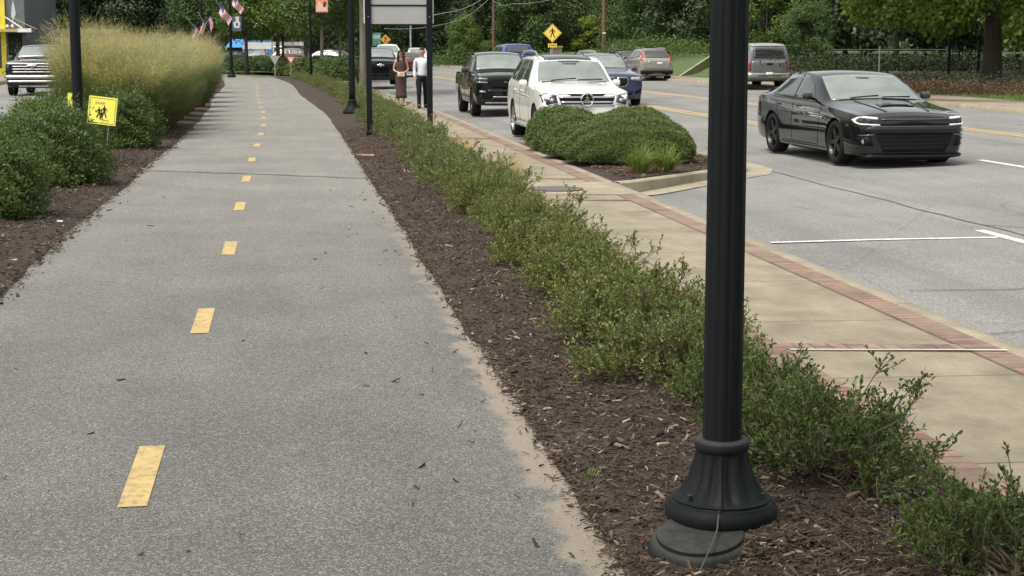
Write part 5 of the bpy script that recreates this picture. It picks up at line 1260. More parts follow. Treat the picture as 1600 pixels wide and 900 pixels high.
WP = {'dark': wheel_proto(.35, .245, 5, M['dark alloy'], .70, 'twin'), 'suv': wheel_proto(.395, .27, 5, M['alloy'], .68, 'twin'), 'truck': wheel_proto(.39, .25, 6, M['dark alloy'], .60), 'truckchrome': wheel_proto(.41, .27, 6, M['alloy'], .60), 'plain': wheel_proto(.34, .22, 5, M['alloy'], .66)}
FACE = -math.pi / 2    # nose toward the camera

# ---- black muscle sedan
c = Car('black_sedan', 'shiny black muscle sedan with lit C-shaped headlights driving toward the camera', 'car', (9.55, 26.0, road_z(9.5)), FACE + R(1.5), 5.04, 1.905,
  [(0, .24, .69, .74, .60, .50, .04), (.05, .18, .755, .80, .765, .60, .04), (.18, .155, .80, .855, .875, .68, .045), (.38, .15, .835, .89, .925, .73, .05), (.62, .15, .86, .925, .948, .76, .055), (1.0, .15, .89, .965, .953, .80, .055), (1.45, .15, .925, 1.015, .952, .835, .05), (1.62, .15, .935, 1.05, .952, .82, .045), (2.05, .15, .945, 1.27, .952, .75, .04), (2.45, .15, .94, 1.43, .952, .70, .04), (2.85, .15, .94, 1.48, .952, .68, .04), (3.3, .15, .95, 1.49, .952, .675, .04), (3.75, .15, .97, 1.44, .952, .67, .045), (4.15, .16, 1.0, 1.30, .952, .675, .045), (4.45, .18, 1.02, 1.15, .95, .70, .04), (4.7, .20, 1.01, 1.10, .94, .70, .03), (4.98, .24, .97, 1.09, .90, .70, .03), (5.04, .32, .90, 1.02, .82, .62, .03)],
  M['paint black'], (.97, 4.02), .355, .245, WP['dark'], .04)
c.patch('windscreen', [(1.56, -.77), (1.53, 0), (1.56, .77), (2.0, .71), (2.42, .635), (2.42, -.635), (2.0, -.71)], 'top', M['windscreen'], grid=.08)
c.patch('rear_window', [(3.72, -.50), (3.72, .50), (4.35, .56), (4.35, -.56)], 'top', M['side glass'])
for kd in ('left', 'right'):
    c.patch('front_door_window', [(1.98, .985), (2.34, 1.25), (2.70, 1.375), (2.93, 1.395), (2.93, .985)], kd, M['tinted glass'], off=.007)
    c.patch('rear_door_window', [(2.99, .985), (2.99, 1.395), (3.4, 1.39), (3.75, 1.33), (4.12, 1.14), (4.0, 1.03)], kd, M['tinted glass'], off=.007)
    c.patch('window_trim', [(1.95, .955), (4.06, 1.0), (4.06, 1.012), (1.95, .968)], kd, M['dark alloy'], off=.012)
    c.patch('rocker_panel', [(1.42, .16), (3.58, .16), (3.58, .25), (1.42, .25)], kd, M['black trim'], off=.02, thick=.03)
    c.patch('side_marker', [(.42, .63), (.5, .63), (.5, .665), (.42, .665)], kd, M['lamp dark'])
c.seams([((1.62, .92), (1.72, .30)), ((2.97, .98), (2.98, .28)), ((3.85, .95), (3.62, .55)), ((1.72, .28), (3.5, .28))]); c.handles((2.62, 3.62), .86, M['paint black'])
c.both('body_crease', [(1.7, .80), (2.8, .77), (3.9, .80), (3.9, .815), (2.8, .785), (1.7, .815)], M['paint black'], off=.012)
c.patch('upper_grille', [(-.56, .655), (.56, .655), (.58, .745), (-.58, .745)], 'front', M['grille black'])
c.patch('bumper_bar', [(-.80, .565), (.80, .565), (.74, .64), (-.74, .64)], 'front', M['paint black'], off=.045, thick=.05)
simple('highlight grey', (.16, .165, .17), .25, .6)  # pale strips painted where bumper bar and hood edge catch highlights
c.bar('bar_highlight', (-.72, .648), (.72, .648), 'front', .014, M['highlight grey'], off=.03); c.bar('hood_highlight', (-.54, .752), (.54, .752), 'front', .012, M['highlight grey'], off=.012)
c.patch('lower_grille', [(-.50, .25), (.50, .25), (.62, .50), (.60, .545), (-.60, .545), (-.62, .50)], 'front', M['grille black'], off=.01)
for z in (.31, .37, .43, .49): c.bar('grille_slat', (-.5, z), (.5, z), 'front', .012, M['black trim'], off=.018)
for hl in c.mir('headlight', [(.58, .665), (.86, .675), (.90, .74), (.84, .785), (.60, .765)], 'front', M['lamp dark'], off=.008):
    sg = 1 if sum(v.co.y for v in hl.data.vertices) > 0 else -1
    for poly in ([(.59, .755), (.84, .772), (.84, .790), (.59, .773)], [(.57, .662), (.83, .672), (.86, .69), (.57, .680)], [(.83, .672), (.882, .70), (.895, .745), (.84, .790), (.84, .772), (.872, .738), (.864, .705), (.83, .69)]):
        c.patch('light_strip', [(x * sg, z) for x, z in poly], 'front', M['daytime light'], off=.016, parent=hl)
for f in c.mir('brake_duct', [(.66, .34), (.84, .36), (.87, .47), (.70, .50)], 'front', M['grille black'], off=.008): pass
for sg in (1, -1): Geo().lathe([(.04, 0), (.042, .03), (.03, .035)], 16, (2.40, sg * .78, .41), 'x').obj('fog_lamp', M['lamp lens'], c.t, True)
c.mir('duct_highlight', [(.64, .515), (.84, .495), (.85, .512), (.66, .535)], 'front', M['highlight grey'], off=.018)  # painted light streak above each brake duct
c.patch('splitter', [(-.86, .165), (.86, .165), (.88, .215), (-.88, .215)], 'front', M['black trim'], off=.05, thick=.08)
c.patch('scoop_rim', [(.72, -.28), (.76, .0), (.72, .28), (1.0, .25), (1.0, -.25)], 'top', M['paint black'], off=.014, thick=.02); c.patch('hood_scoop', [(.75, -.21), (.79, .0), (.75, .21), (.85, .23), (.87, 0), (.85, -.23)], 'top', M['grille black'], off=.018)
c.mir('hood_crease', [(.3, .34), (1.4, .44), (1.4, .455), (.3, .355)], 'top', M['paint black'], off=.012)
c.bar('hood_gap', (.20, -.74), (.20, .74), 'top', .014, M['arch black'], off=.002); c.bar('cowl', (1.53, -.66), (1.53, .66), 'top', .06, M['black trim'], off=.004)
for y0 in (-.45, .1): c.bar('wiper', (1.56, y0), (1.63, y0 + .5), 'top', .02, M['black trim'], off=.02)
c.mirrors(1.98, 1.06, M['mirror black']); c.patch('rear_spoiler', [(4.80, -.72), (4.80, .72), (5.0, .66), (5.0, -.66)], 'top', M['paint black'], off=.05, thick=.05)
c.patch('interior_mirror', [(2.22, -.09), (2.22, .13), (2.30, .14), (2.30, -.10)], 'top', M['lamp dark'], off=.006, thick=.004)
c.patch('tail_light', [(-.8, .83), (.8, .83), (.8, .93), (-.8, .93)], 'rear', M['tail red']); c.mir('white_streak', [(0, 0), (.001, 0), (.001, .001)], 'top', M['paint black']) if 0 else None

# ---- white SUV
suvst = lambda L, k=1.0, rear=0: [(0, .36, .86, .93, .70, .56, .03), (.05, .27, .98, 1.03, .86, .68, .03), (.2, .24, 1.05, 1.11, .93, .75, .035), (.55, .24, 1.085, 1.165, .957, .79, .045), (1.0, .24, 1.11, 1.21, .965, .82, .055), (1.38, .24, 1.125, 1.245, .965, .845, .05), (1.5, .24, 1.13, 1.28, .965, .835, .045), (1.88, .24, 1.135, 1.54, .965, .77, .045), (2.2, .24, 1.14, 1.73, .965, .71, .045), (2.6, .24, 1.145, 1.795, .965, .675, .05), (3.4, .24, 1.15, 1.81, .965, .67, .05), (4.2, .24, 1.16, 1.79, .965, .665, .05), (4.7, .25, 1.17, 1.73, .955, .665, .05), (4.92, .27, 1.17, 1.58, .945, .69, .05), (5.06, .32, 1.12, 1.26, .92, .72, .05), (5.13, .42, .98, 1.08, .84, .66, .04)]
c = Car('white_suv', 'large white SUV with silver roof rails parked behind the island', 'car', (5.915, 33.75, road_z(5.93)), FACE, 5.13, 1.934, suvst(5.13), M['paint white'], (.90, 3.975), .395, .27, WP['suv']); c.t.scale = (1, .97, 1)
c.patch('windscreen', [(1.46, -.78), (1.42, 0), (1.46, .78), (1.85, .72), (2.13, .65), (2.13, -.65), (1.85, -.72)], 'top', M['windscreen'], grid=.08)
c.patch('glass_roof', [(2.18, -.52), (2.18, .52), (4.4, .52), (4.4, -.52)], 'top', M['roof glass'])
for kd in ('left', 'right'):
    c.patch('front_door_window', [(1.95, 1.20), (2.25, 1.56), (2.45, 1.66), (2.85, 1.70), (2.85, 1.20)], kd, M['side glass'])
    c.patch('rear_door_window', [(2.92, 1.20), (2.92, 1.70), (3.75, 1.70), (3.80, 1.22)], kd, M['side glass'])
    c.patch('quarter_window', [(3.87, 1.23), (3.84, 1.70), (4.35, 1.67), (4.62, 1.50), (4.72, 1.26)], kd, M['side glass'])
    c.patch('sill_cladding', [(1.40, .25), (3.45, .25), (3.45, .34), (1.40, .34)], kd, M['black trim'], off=.01)
    sy = 1 if kd == 'left' else -1
    Geo().tube([(5.13 / 2 - 2.25, sy * .66, 1.76), (5.13 / 2 - 2.5, sy * .66, 1.85), (5.13 / 2 - 3.2, sy * .655, 1.875), (5.13 / 2 - 4.3, sy * .65, 1.85), (5.13 / 2 - 4.6, sy * .65, 1.76)], .022, 8).obj('roof_rail', M['alloy'], c.t, True)
    Geo().box((5.13 / 2 - 2.44, sy * .98, .33), (1.95, .17, .045), None, .015).obj('running_board', M['bumper silver'], c.t, True)
c.seams([((1.62, 1.10), (1.66, .42)), ((2.89, 1.18), (2.90, .40)), ((3.9, 1.18), (3.70, .72)), ((1.66, .40), (3.5, .40))]); c.handles((2.58, 3.52), 1.02, M['paint white'])
c.both('body_crease', [(1.6, .93), (4.0, .99), (4.0, 1.0), (1.6, .945)], M['paint white'], off=.014)
c.patch('grille', [(-.53, .82), (.53, .82), (.60, 1.0), (.57, 1.025), (-.57, 1.025), (-.60, 1.0)], 'front', M['grille black'], off=.008)
c.bar('grille_bar', (-.57, .955), (.57, .955), 'front', .035, M['chrome'], off=.03); c.bar('grille_bar', (-.54, .865), (.54, .865), 'front', .035, M['chrome'], off=.03)
c.patch('grille_surround', [(-.56, .79), (.56, .79), (.58, .82), (-.58, .82)], 'front', M['chrome'], off=.018)
g = Geo(); X0 = 5.13 / 2 + .035; g.tube([(X0, .125 * math.cos(a / 24 * 6.2832), .91 + .125 * math.sin(a / 24 * 6.2832)) for a in range(24)], .019, 8, closed=True)
for a in (90, 210, 330): ca, sa = math.cos(R(a)), math.sin(R(a)); g.add([(X0, -.032 * sa, .91 + .032 * ca), (X0, .032 * sa, .91 - .032 * ca), (X0, .12 * ca, .91 + .12 * sa), (X0 - .02, -.032 * sa, .91 + .032 * ca), (X0 - .02, .032 * sa, .91 - .032 * ca), (X0 - .02, .12 * ca, .91 + .12 * sa)], [[0, 1, 2], [3, 5, 4], [0, 2, 5, 3], [1, 4, 5, 2]])
g.obj('star_emblem', M['chrome'], c.t, True); Geo().lathe([(.118, 0), (.118, .012)], 24, (X0 - .03, 0, .91), 'x').obj('emblem_disc', M['black trim'], c.t)
for hl in c.mir('headlight', [(.60, .83), (.80, .80), (.90, .86), (.915, .98), (.86, 1.03), (.63, .99)], 'front', M['lamp dark'], off=.006):
    sg = 1 if sum(v.co.y for v in hl.data.vertices) > 0 else -1
    for a, b in (((.72, .90), .045), ((.83, .92), .04)): c.patch('lens', [((a[0] + b * math.cos(k * .7854)) * sg, a[1] + b * math.sin(k * .7854)) for k in range(8)], 'front', M['lamp lens'], off=.014, parent=hl)
    c.patch('light_strip', [(x * sg, z) for x, z in [(.62, .985), (.87, 1.02), (.91, .97), (.925, .99), (.87, 1.045), (.62, 1.005)]], 'front', M['lamp lens'], off=.013, parent=hl)
    c.patch('light_strip', [(x * sg, z) for x, z in [(.60, .835), (.80, .795), (.80, .815), (.61, .855)]], 'front', M['lamp lens'], off=.013, parent=hl)
c.patch('lower_grille', [(-.60, .42), (.60, .42), (.64, .58), (-.64, .58)], 'front', M['grille black'], off=.006); c.mir('air_intake', [(.68, .44), (.86, .48), (.87, .62), (.70, .62)], 'front', M['grille black'], off=.006)
c.bar('skid_plate', (-.55, .33), (.55, .33), 'front', .07, M['chrome'], off=.02); c.mir('hood_vent', [(1.22, .28), (1.30, .52), (1.33, .52), (1.26, .26)], 'top', M['black trim'], off=.006)
c.bar('cowl', (1.43, -.70), (1.43, .70), 'top', .05, M['black trim'], off=.004); c.bar('hood_gap', (.2, -.74), (.2, .74), 'top', .012, M['arch black'], off=.002)
for y0 in (-.5, .08): c.bar('wiper', (1.46, y0), (1.52, y0 + .55), 'top', .018, M['black trim'], off=.02)
c.mirrors(1.95, 1.21, M['paint white'], .13, .13, .06); c.patch('interior_mirror', [(1.97, -.14), (1.97, .14), (2.02, .16), (2.02, -.16)], 'top', M['lamp dark'], off=.006, thick=.004); c.patch('rain_sensor', [(2.05, -.22), (2.05, .22), (2.12, .24), (2.12, -.24)], 'top', M['lamp dark'], off=.006, thick=.004)

# ---- pickups
def pickup_st(L, W, H, hood, bed, cab_end, hoodlen, tonneau=False, canopy=False):
    w_ = W / 2 * .985; r0 = .62; top = H - .02; bz = bed
    rows = [(0, .42, hood - .10, hood - .03, w_ * .84, w_ * .74, .03), (.05, .34, hood - .06, hood + .0, w_ * .95, w_ * .82, .03), (.2, .30, hood - .03, hood + .05, w_ * .985, w_ * .85, .04), (.6, .30, hood - .01, hood + .08, w_, w_ * .86, .05),
            (hoodlen - .1, .30, hood + .01, hood + .12, w_, w_ * .85, .05), (hoodlen, .30, hood + .02, hood + .15, w_, w_ * .83, .05), (hoodlen + .38, .30, hood + .03, hood + .15 + (top - hood - .15) * .62, w_, w_ * .76, .05), (hoodlen + .7, .30, hood + .03, top - .05, w_, w_ * .71, .05), (hoodlen + 1.1, .30, hood + .035, top, w_, w_ * .70, .05)]
    if canopy:
        rows += [(cab_end, .30, bz - .01, top - .01, w_, w_ * .73, .05), (L - .7, .33, bz, top - .0, w_, w_ * .76, .05), (L - .22, .35, bz, top - .03, w_, w_ * .77, .05), (L - .10, .40, bz - .01, top - .22, w_ * .99, w_ * .79, .05), (L - .04, .42, bz - .04, bz + .12, w_ * .98, w_ * .82, .04), (L, .45, bz - .1, bz, w_ * .92, w_ * .80, .03)]
    else:
        rows += [(cab_end - .12, .30, bz + .02, top - .02, w_, w_ * .70, .05), (cab_end, .30, bz, top - .10, w_, w_ * .72, .05), (cab_end + .06, .30, bz - .01, bz + .12, w_, w_ * .86, .03), (cab_end + .14, .30, bz - .02, bz + .01, w_, w_ * .90, .02), (L - .4, .32, bz - .02, bz + .0, w_, w_ * .9, .02), (L - .06, .38, bz - .03, bz - .005, w_ * .99, w_ * .9, .02), (L, .44, bz - .08, bz - .03, w_ * .95, w_ * .86, .02)]
    return rows
def pickup(name, label, loc, rot, L, W, H, hood, bed, cab_end, hoodlen, paint, wheels, r, wp, canopy=False, wglass='windscreen', mirror='mirror black', group=None):
    c = Car(name, label, 'pickup truck', loc, rot, L, W, pickup_st(L, W, H, hood, bed, cab_end, hoodlen, canopy=canopy), paint, wheels, r, .26, wp, .06, group)
    hw = W / 2; c.hw = hw
    c.patch('windscreen', [(hoodlen + .02, -hw * .76), (hoodlen + .02, hw * .76), (hoodlen + .62, hw * .67), (hoodlen + .62, -hw * .67)], 'top', M[wglass], grid=.08)
    m = (hoodlen + .55 + cab_end - .2) / 2
    for kd in ('left', 'right'):
        c.patch('front_door_window', [(hoodlen + .42, hood + .10), (hoodlen + .82, H - .17), (m - .04, H - .14), (m - .04, hood + .08)], kd, M['side glass'])
        c.patch('rear_door_window', [(m + .04, hood + .08), (m + .04, H - .14), (cab_end - .3, H - .16), (cab_end - .18, hood + .10)], kd, M['side glass'])
        if canopy: c.patch('canopy_window', [(cab_end + .15, bed + .12), (cab_end + .2, H - .17), (L - .4, H - .17), (L - .3, bed + .12)], kd, M['side glass'])
        c.patch('sill_cladding', [(wheels[0] + r + .08, .30), (wheels[1] - r - .08, .30), (wheels[1] - r - .08, .38), (wheels[0] + r + .08, .38)], kd, M['black trim'], off=.01)
    c.seams([((hoodlen + .12, hood), (hoodlen + .15, .45)), ((m, hood + .05), (m, .42)), ((cab_end - .12, hood), (cab_end - .12, .5)), ((hoodlen + .15, .44), (cab_end - .15, .44))]); c.handles((m - .3, cab_end - .42), hood - .08, M['black trim'])
    c.mirrors(hoodlen + .42, hood + .13, M[mirror], .14, .17); c.bar('cowl', (hoodlen - .02, -hw * .74), (hoodlen - .02, hw * .74), 'top', .05, M['black trim'], off=.004)
    return c
# black mid-size pickup behind the white SUV
c = pickup('black_pickup', 'black pickup truck parked behind the white SUV, glass reflecting trees', (6.17, 47.3, road_z(6.1)), FACE, 5.34, 1.86, 1.86, 1.16, 1.22, 3.75, 1.35, M['paint black'], (.92, 4.12), .385, WP['truck'])
c.patch('grille', [(-.42, .80), (.42, .80), (.52, .95), (.47, 1.12), (-.47, 1.12), (-.52, .95)], 'front', M['grille black'], off=.01)
c.patch('grille_band', [(-.50, .70), (.50, .70), (.56, .76), (-.56, .76)], 'front', M['paint black'], off=.03)
for hl in c.mir('headlight', [(.52, .93), (.86, .95), (.88, 1.10), (.56, 1.11)], 'front', M['lamp dark'], off=.006):
    sg = 1 if sum(v.co.y for v in hl.data.vertices) > 0 else -1
    for z in (.95, 1.05): c.patch('light_strip', [(x * sg, zz) for x, zz in [(.55, z), (.86, z + .01), (.86, z + .04), (.55, z + .03)]], 'front', M['lamp lens'], off=.013, parent=hl)
c.mir('fog_lamp', [(.60, .68), (.78, .69), (.78, .74), (.60, .73)], 'front', M['lamp lens'], off=.01); c.bar('bumper_trim', (-.40, .56), (.40, .56), 'front', .03, M['bumper silver'], off=.02); c.bar('skid_plate', (-.62, .40), (.62, .40), 'front', .035, M['bumper silver'], off=.03)
c.patch('bumper_opening', [(-.42, .44), (.42, .44), (.45, .54), (-.45, .54)], 'front', M['grille black'], off=.01); c.patch('badge', [(-.10, .93), (.10, .93), (.10, .99), (-.10, .99)], 'front', M['dark alloy'], off=.02)
# big black pickup on the left street
c = pickup('chrome_grille_pickup', 'big black pickup with wide chrome grille bars at the left, half behind the tall grass', (-9.28, 64.2, road_z(-9.3) + .19), FACE - R(1), 5.9, 2.06, 1.95, 1.28, 1.35, 4.1, 1.55, M['paint black'], (1.0, 4.75), .42, WP['truckchrome'], wglass='windscreen')
c.patch('grille', [(-.74, .84), (.74, .84), (.78, 1.18), (-.78, 1.18)], 'front', M['grille black'], off=.01)
c.bar('grille_bar', (-.95, 1.20), (.95, 1.20), 'front', .045, M['chrome'], off=.03)
for z in (.90, 1.0, 1.10): c.bar('grille_bar', (-.72, z), (.72, z), 'front', .036, M['bumper silver'], off=.03)
c.patch('emblem', [(-.16, 1.10), (-.05, 1.10), (-.05, 1.06), (.05, 1.06), (.05, 1.10), (.16, 1.10), (.18, 1.16), (.05, 1.16), (.05, 1.20), (-.05, 1.20), (-.05, 1.16), (-.18, 1.16)], 'front', M['chrome'], off=.045)
c.mir('headlight', [(.80, .98), (.97, 1.0), (.98, 1.16), (.81, 1.16)], 'front', M['lamp dark']); c.mir('fog_lamp', [(.74, .62), (.92, .64), (.92, .78), (.74, .76)], 'front', M['lamp dark'])
c.bar('bumper', (-.98, .72), (.98, .72), 'front', .12, M['chrome'], off=.06, thick=.06); c.bar('bumper_lower', (-.90, .55), (.90, .55), 'front', .08, M['bumper silver'], off=.05, thick=.05); c.bar('skid_plate', (-.5, .38), (.6, .38), 'front', .05, M['chrome'], off=.03)
# black truck with the cross emblem, centre distance
c = pickup('dark_pickup', 'black pickup parked by the kerb behind the couple, seen between the sign posts', (4.45, 78.6, -.12), FACE, 5.4, 1.95, 1.90, 1.22, 1.26, 3.8, 1.4, M['paint black'], (.95, 4.2), .40, WP['truck'], wglass='windscreen')
c.patch('grille', [(-.6, .86), (.6, .86), (.66, 1.12), (-.66, 1.12)], 'front', M['grille black'], off=.01)
c.patch('emblem', [(-.16, .98), (-.06, .98), (-.06, .94), (.06, .94), (.06, .98), (.16, .98), (.18, 1.05), (.06, 1.05), (.06, 1.09), (-.06, 1.09), (-.06, 1.05), (-.18, 1.05)], 'front', M['chrome'], off=.03)
c.mir('headlight', [(.62, .93), (.9, .94), (.92, 1.1), (.68, 1.1)], 'front', M['lamp lens']); c.bar('bumper_trim', (-.75, .60), (.75, .60), 'front', .05, M['black trim'], off=.03)
# grey pickup with canopy, seen from behind
c = pickup('grey_pickup', 'grey pickup with a white-topped canopy driving away beyond the black sedan', (19.65, 66.2, -.01), math.pi / 2, 5.4, 1.9, 1.95, 1.18, 1.16, 3.7, 1.35, M['paint grey'], (.95, 4.2), .40, WP['truck'], canopy=True)
c.patch('canopy_window', [(-.66, 1.30), (.66, 1.30), (.60, 1.72), (-.60, 1.72)], 'rear', M['roof glass'], off=.02); c.bar('canopy_lip', (-.72, 1.80), (.72, 1.80), 'rear', .05, M['paint silver'], off=.03)
c.patch('canopy_roof', [(3.75, -.70), (3.75, .70), (5.2, .72), (5.2, -.72)], 'top', M['paint silver'], off=.015)
tg = c.patch('tailgate', [(-.74, .72), (.74, .72), (.76, 1.18), (-.76, 1.18)], 'rear', M['paint grey'], off=.025); c.patch('handle', [(-.12, 1.02), (.12, 1.02), (.12, 1.10), (-.12, 1.10)], 'rear', M['black trim'], off=.035, parent=tg)
c.mir('tail_light', [(.78, .82), (.92, .84), (.92, 1.16), (.79, 1.18)], 'rear', M['tail red'], off=.012); c.bar('bumper', (-.90, .60), (.90, .60), 'rear', .20, M['bumper silver'], off=.08, thick=.08); c.patch('licence_plate', [(-.15, .60), (.15, .60), (.15, .72), (-.15, .72)], 'rear', M['plate'], off=.09)
c.patch('step_pad', [(-.5, .56), (.5, .56), (.5, .60), (-.5, .60)], 'rear', M['black trim'], off=.085)
# blue pickup far away
c = pickup('blue_pickup', 'bright blue pickup with a dark bed cover behind the parked black pickup', (12.55, 88.5, 0), math.pi / 2 + R(9), 5.8, 2.03, 1.98, 1.25, 1.32, 4.0, 1.5, M['paint blue'], (1.0, 4.6), .40, WP['truck'])
c.patch('rear_window', [(-.62, 1.45), (.62, 1.45), (.56, 1.80), (-.56, 1.80)], 'rear', M['side glass']); c.patch('bed_cover', [(4.2, -.82), (4.2, .82), (5.7, .82), (5.7, -.82)], 'top', M['black trim'], off=.03)
c.patch('tailgate', [(-.8, .75), (.8, .75), (.82, 1.24), (-.82, 1.24)], 'rear', M['paint blue'], off=.02); c.mir('tail_light', [(.85, .9), (.98, .9), (.98, 1.22), (.86, 1.22)], 'rear', M['tail red'], off=.01); c.bar('bumper', (-.9, .58), (.9, .58), 'rear', .16, M['chrome'], off=.05)

# ---- blue SUV with twin-kidney grille
st_s = lambda L, H, hood: [(0, .34, hood - .17, hood - .10, .68, .54, .03), (.05, .25, hood - .07, hood - .02, .83, .66, .03), (.2, .21, hood - .03, hood + .03, .90, .72, .035), (.55, .20, hood, hood + .08, .925, .76, .045), (1.0, .20, hood + .02, hood + .13, .94, .77, .055), (1.35, .20, hood + .035, hood + .165, .94, .76, .05), (1.5, .20, hood + .04, hood + .21, .94, .74, .05), (1.9, .20, hood + .05, hood + .47, .94, .68, .05), (2.25, .20, hood + .055, H - .07, .94, .63, .05), (2.65, .20, hood + .06, H - .01, .94, .61, .05), (3.3, .20, hood + .07, H, .94, .605, .05), (3.85, .20, hood + .09, H - .04, .94, .60, .05), (L - .5, .21, hood + .11, H - .13, .93, .61, .05), (L - .26, .24, hood + .11, H - .32, .92, .65, .05), (L - .08, .28, hood + .02, hood + .14, .90, .70, .05), (L, .40, hood - .12, hood - .02, .82, .64, .04)]
def suv(name, label, loc, rot, L, H, hood, paint, wp='plain', wg='windscreen', group=None, cat='car'):
    c = Car(name, label, cat, loc, rot, L, 1.89, st_s(L, H, hood), paint, (.87, L - .93), .36, .23, WP[wp], .045, group)
    c.patch('windscreen', [(1.46, -.66), (1.46, .66), (1.9, .63), (2.2, .575), (2.2, -.575), (1.9, -.63)], 'top', M[wg], grid=.08)
    b = hood + .12; t = H - .14
    for kd in ('left', 'right'):
        c.patch('front_door_window', [(1.98, b), (2.3, t - .13), (2.55, t), (2.80, t + .01), (2.80, b)], kd, M['side glass'])
        c.patch('rear_door_window', [(2.87, b), (2.87, t + .01), (3.55, t - .01), (3.68, b + .03)], kd, M['side glass']); c.patch('quarter_window', [(3.75, b + .05), (3.65, t - .02), (3.95, t - .06), (4.15, b + .10)], kd, M['side glass'])
        c.patch('sill_cladding', [(1.32, .21), (L - 1.4, .21), (L - 1.4, .31), (1.32, .31)], kd, M['black trim'], off=.01)
        sy = 1 if kd == 'left' else -1; Geo().tube([(L / 2 - 2.35, sy * .60, H - .08), (L / 2 - 2.6, sy * .60, H + .01), (L / 2 - 3.8, sy * .59, H + .0), (L / 2 - 4.05, sy * .59, H - .10)], .018, 6).obj('roof_rail', M['black trim'] if paint.name != 'paint beige' else M['alloy'], c.t, True)
    c.seams([((1.6, hood), (1.62, .36)), ((2.84, b - .02), (2.85, .34)), ((3.72, b), (3.5, .6)), ((1.64, .34), (3.4, .34))]); c.handles((2.5, 3.35), hood - .08, paint); c.mirrors(1.95, hood + .14, M['mirror black'])
    return c
c = suv('blue_suv', 'dark blue SUV with a large twin-oval grille driving behind the white SUV', (10.2, 51.3, road_z(10)), FACE, 4.72, 1.68, 1.02, M['paint navy'])
for k in c.mir('grille', [(.03, .66), (.10, .62), (.30, .63), (.38, .72), (.40, .86), (.34, .93), (.06, .93), (.02, .86)], 'front', M['chrome'], off=.02):
    sg = 1 if sum(v.co.y for v in k.data.vertices) > 0 else -1
    c.patch('grille_slats', [(x * sg, z) for x, z in [(.05, .67), (.11, .645), (.29, .655), (.355, .73), (.37, .855), (.325, .905), (.07, .905), (.045, .85)]], 'front', M['grille black'], off=.032, parent=k)
c.mir('headlight', [(.46, .84), (.78, .82), (.90, .88), (.88, .94), (.50, .93)], 'front', M['lamp lens'], off=.01); c.patch('lower_grille', [(-.5, .36), (.5, .36), (.55, .50), (-.55, .50)], 'front', M['grille black']); c.mir('air_intake', [(.6, .40), (.82, .44), (.82, .58), (.64, .56)], 'front', M['grille black'])
# ---- beige SUV seen from behind
c = suv('beige_suv', 'beige-grey SUV with tall red tail lights driving away beyond the blue SUV', (19.2, 84.3, -.01), math.pi / 2 + R(2), 4.64, 1.71, 1.03, M['paint beige'])
c.patch('rear_window', [(-.66, 1.20), (.66, 1.20), (.60, 1.53), (-.60, 1.53)], 'rear', M['side glass'], off=.01); c.bar('roof_spoiler', (-.60, 1.60), (.60, 1.60), 'rear', .05, M['paint beige'], off=.06, thick=.06)
c.mir('tail_light', [(.68, 1.12), (.72, 1.05), (.90, 1.04), (.92, 1.12), (.76, 1.20), (.70, 1.55), (.63, 1.56), (.69, 1.2)], 'rear', M['tail red'], off=.015)
tg = c.patch('tailgate', [(-.70, .62), (.70, .62), (.74, 1.12), (-.74, 1.12)], 'rear', M['paint beige'], off=.018); c.patch('licence_plate', [(-.3, .85), (.0, .85), (.0, .97), (-.3, .97)], 'rear', M['plate'], off=.03, parent=tg); c.bar('trim_bar', (-.5, 1.02), (.5, 1.02), 'rear', .03, M['chrome'], off=.03)
c.patch('rear_bumper', [(-.86, .36), (.86, .36), (.88, .56), (-.88, .56)], 'rear', M['black trim'], off=.012); c.mir('exhaust', [(.45, .32), (.65, .32), (.65, .38), (.45, .38)], 'rear', M['arch black'], off=.02); c.both('rear_window_trim', [(3.7, 1.14), (4.1, 1.18), (4.1, 1.19), (3.7, 1.15)], M['chrome'])
# ---- distant vehicles
def far_suv(name, label, px, D, rot, paint, H=1.7, face='front', z=0, group='distant cars beyond the bend', L=4.6):
    p = at(px, D, z); c = suv(name, label, tuple(p), rot, L, H, H * .61, M[paint], group=group)
    if face == 'front':
        c.mir('headlight', [(.5, H * .50), (.86, H * .50), (.86, H * .56), (.54, H * .56)], 'front', M['daytime light']); c.patch('grille', [(-.42, H * .42), (.42, H * .42), (.46, H * .54), (-.46, H * .54)], 'front', M['grille black'])
    else:
        c.mir('tail_light', [(.62, H * .56), (.86, H * .56), (.84, H * .66), (.64, H * .66)], 'rear', M['tail red']); c.patch('rear_window', [(-.6, H * .70), (.6, H * .70), (.54, H * .88), (-.54, H * .88)], 'rear', M['side glass'])
    return c
far_suv('silver_car', 'silver car facing the camera with bright headlights beyond the bend', 402, 138, FACE - R(6), 'paint silver', 1.6)
far_suv('bronze_suv', 'dark bronze SUV side-on behind the yield signs', 441, 126, R(176), 'paint bronze', 1.72)
far_suv('white_car', 'white car between the silver car and the bronze SUV beyond the bend', 424, 146, R(165), 'paint white', 1.55)
far_suv('dark_car', 'dark blue car parked behind the banner lamp post', 502, 118, R(170), 'paint dark', 1.6)
far_suv('dark_suv', 'dark car at the far left under the trees by the blue canopy', 372, 140, R(20), 'paint dark', 1.5)
far_suv('white_van', 'white vehicle roof showing behind the black truck', 606, 102, FACE, 'paint white', 1.98)
far_suv('red_car', 'dark red car behind the couple', 640, 104, math.pi / 2, 'paint red', 1.45, 'rear')
far_suv('white_suv', 'white car far down the street between the walking couple', 652, 128, FACE, 'paint white', 1.65, z=.1)
far_suv('black_car', 'black car driving away between the blue SUV and the beige SUV', 976, 100, math.pi / 2, 'paint dark', 1.55, 'rear')
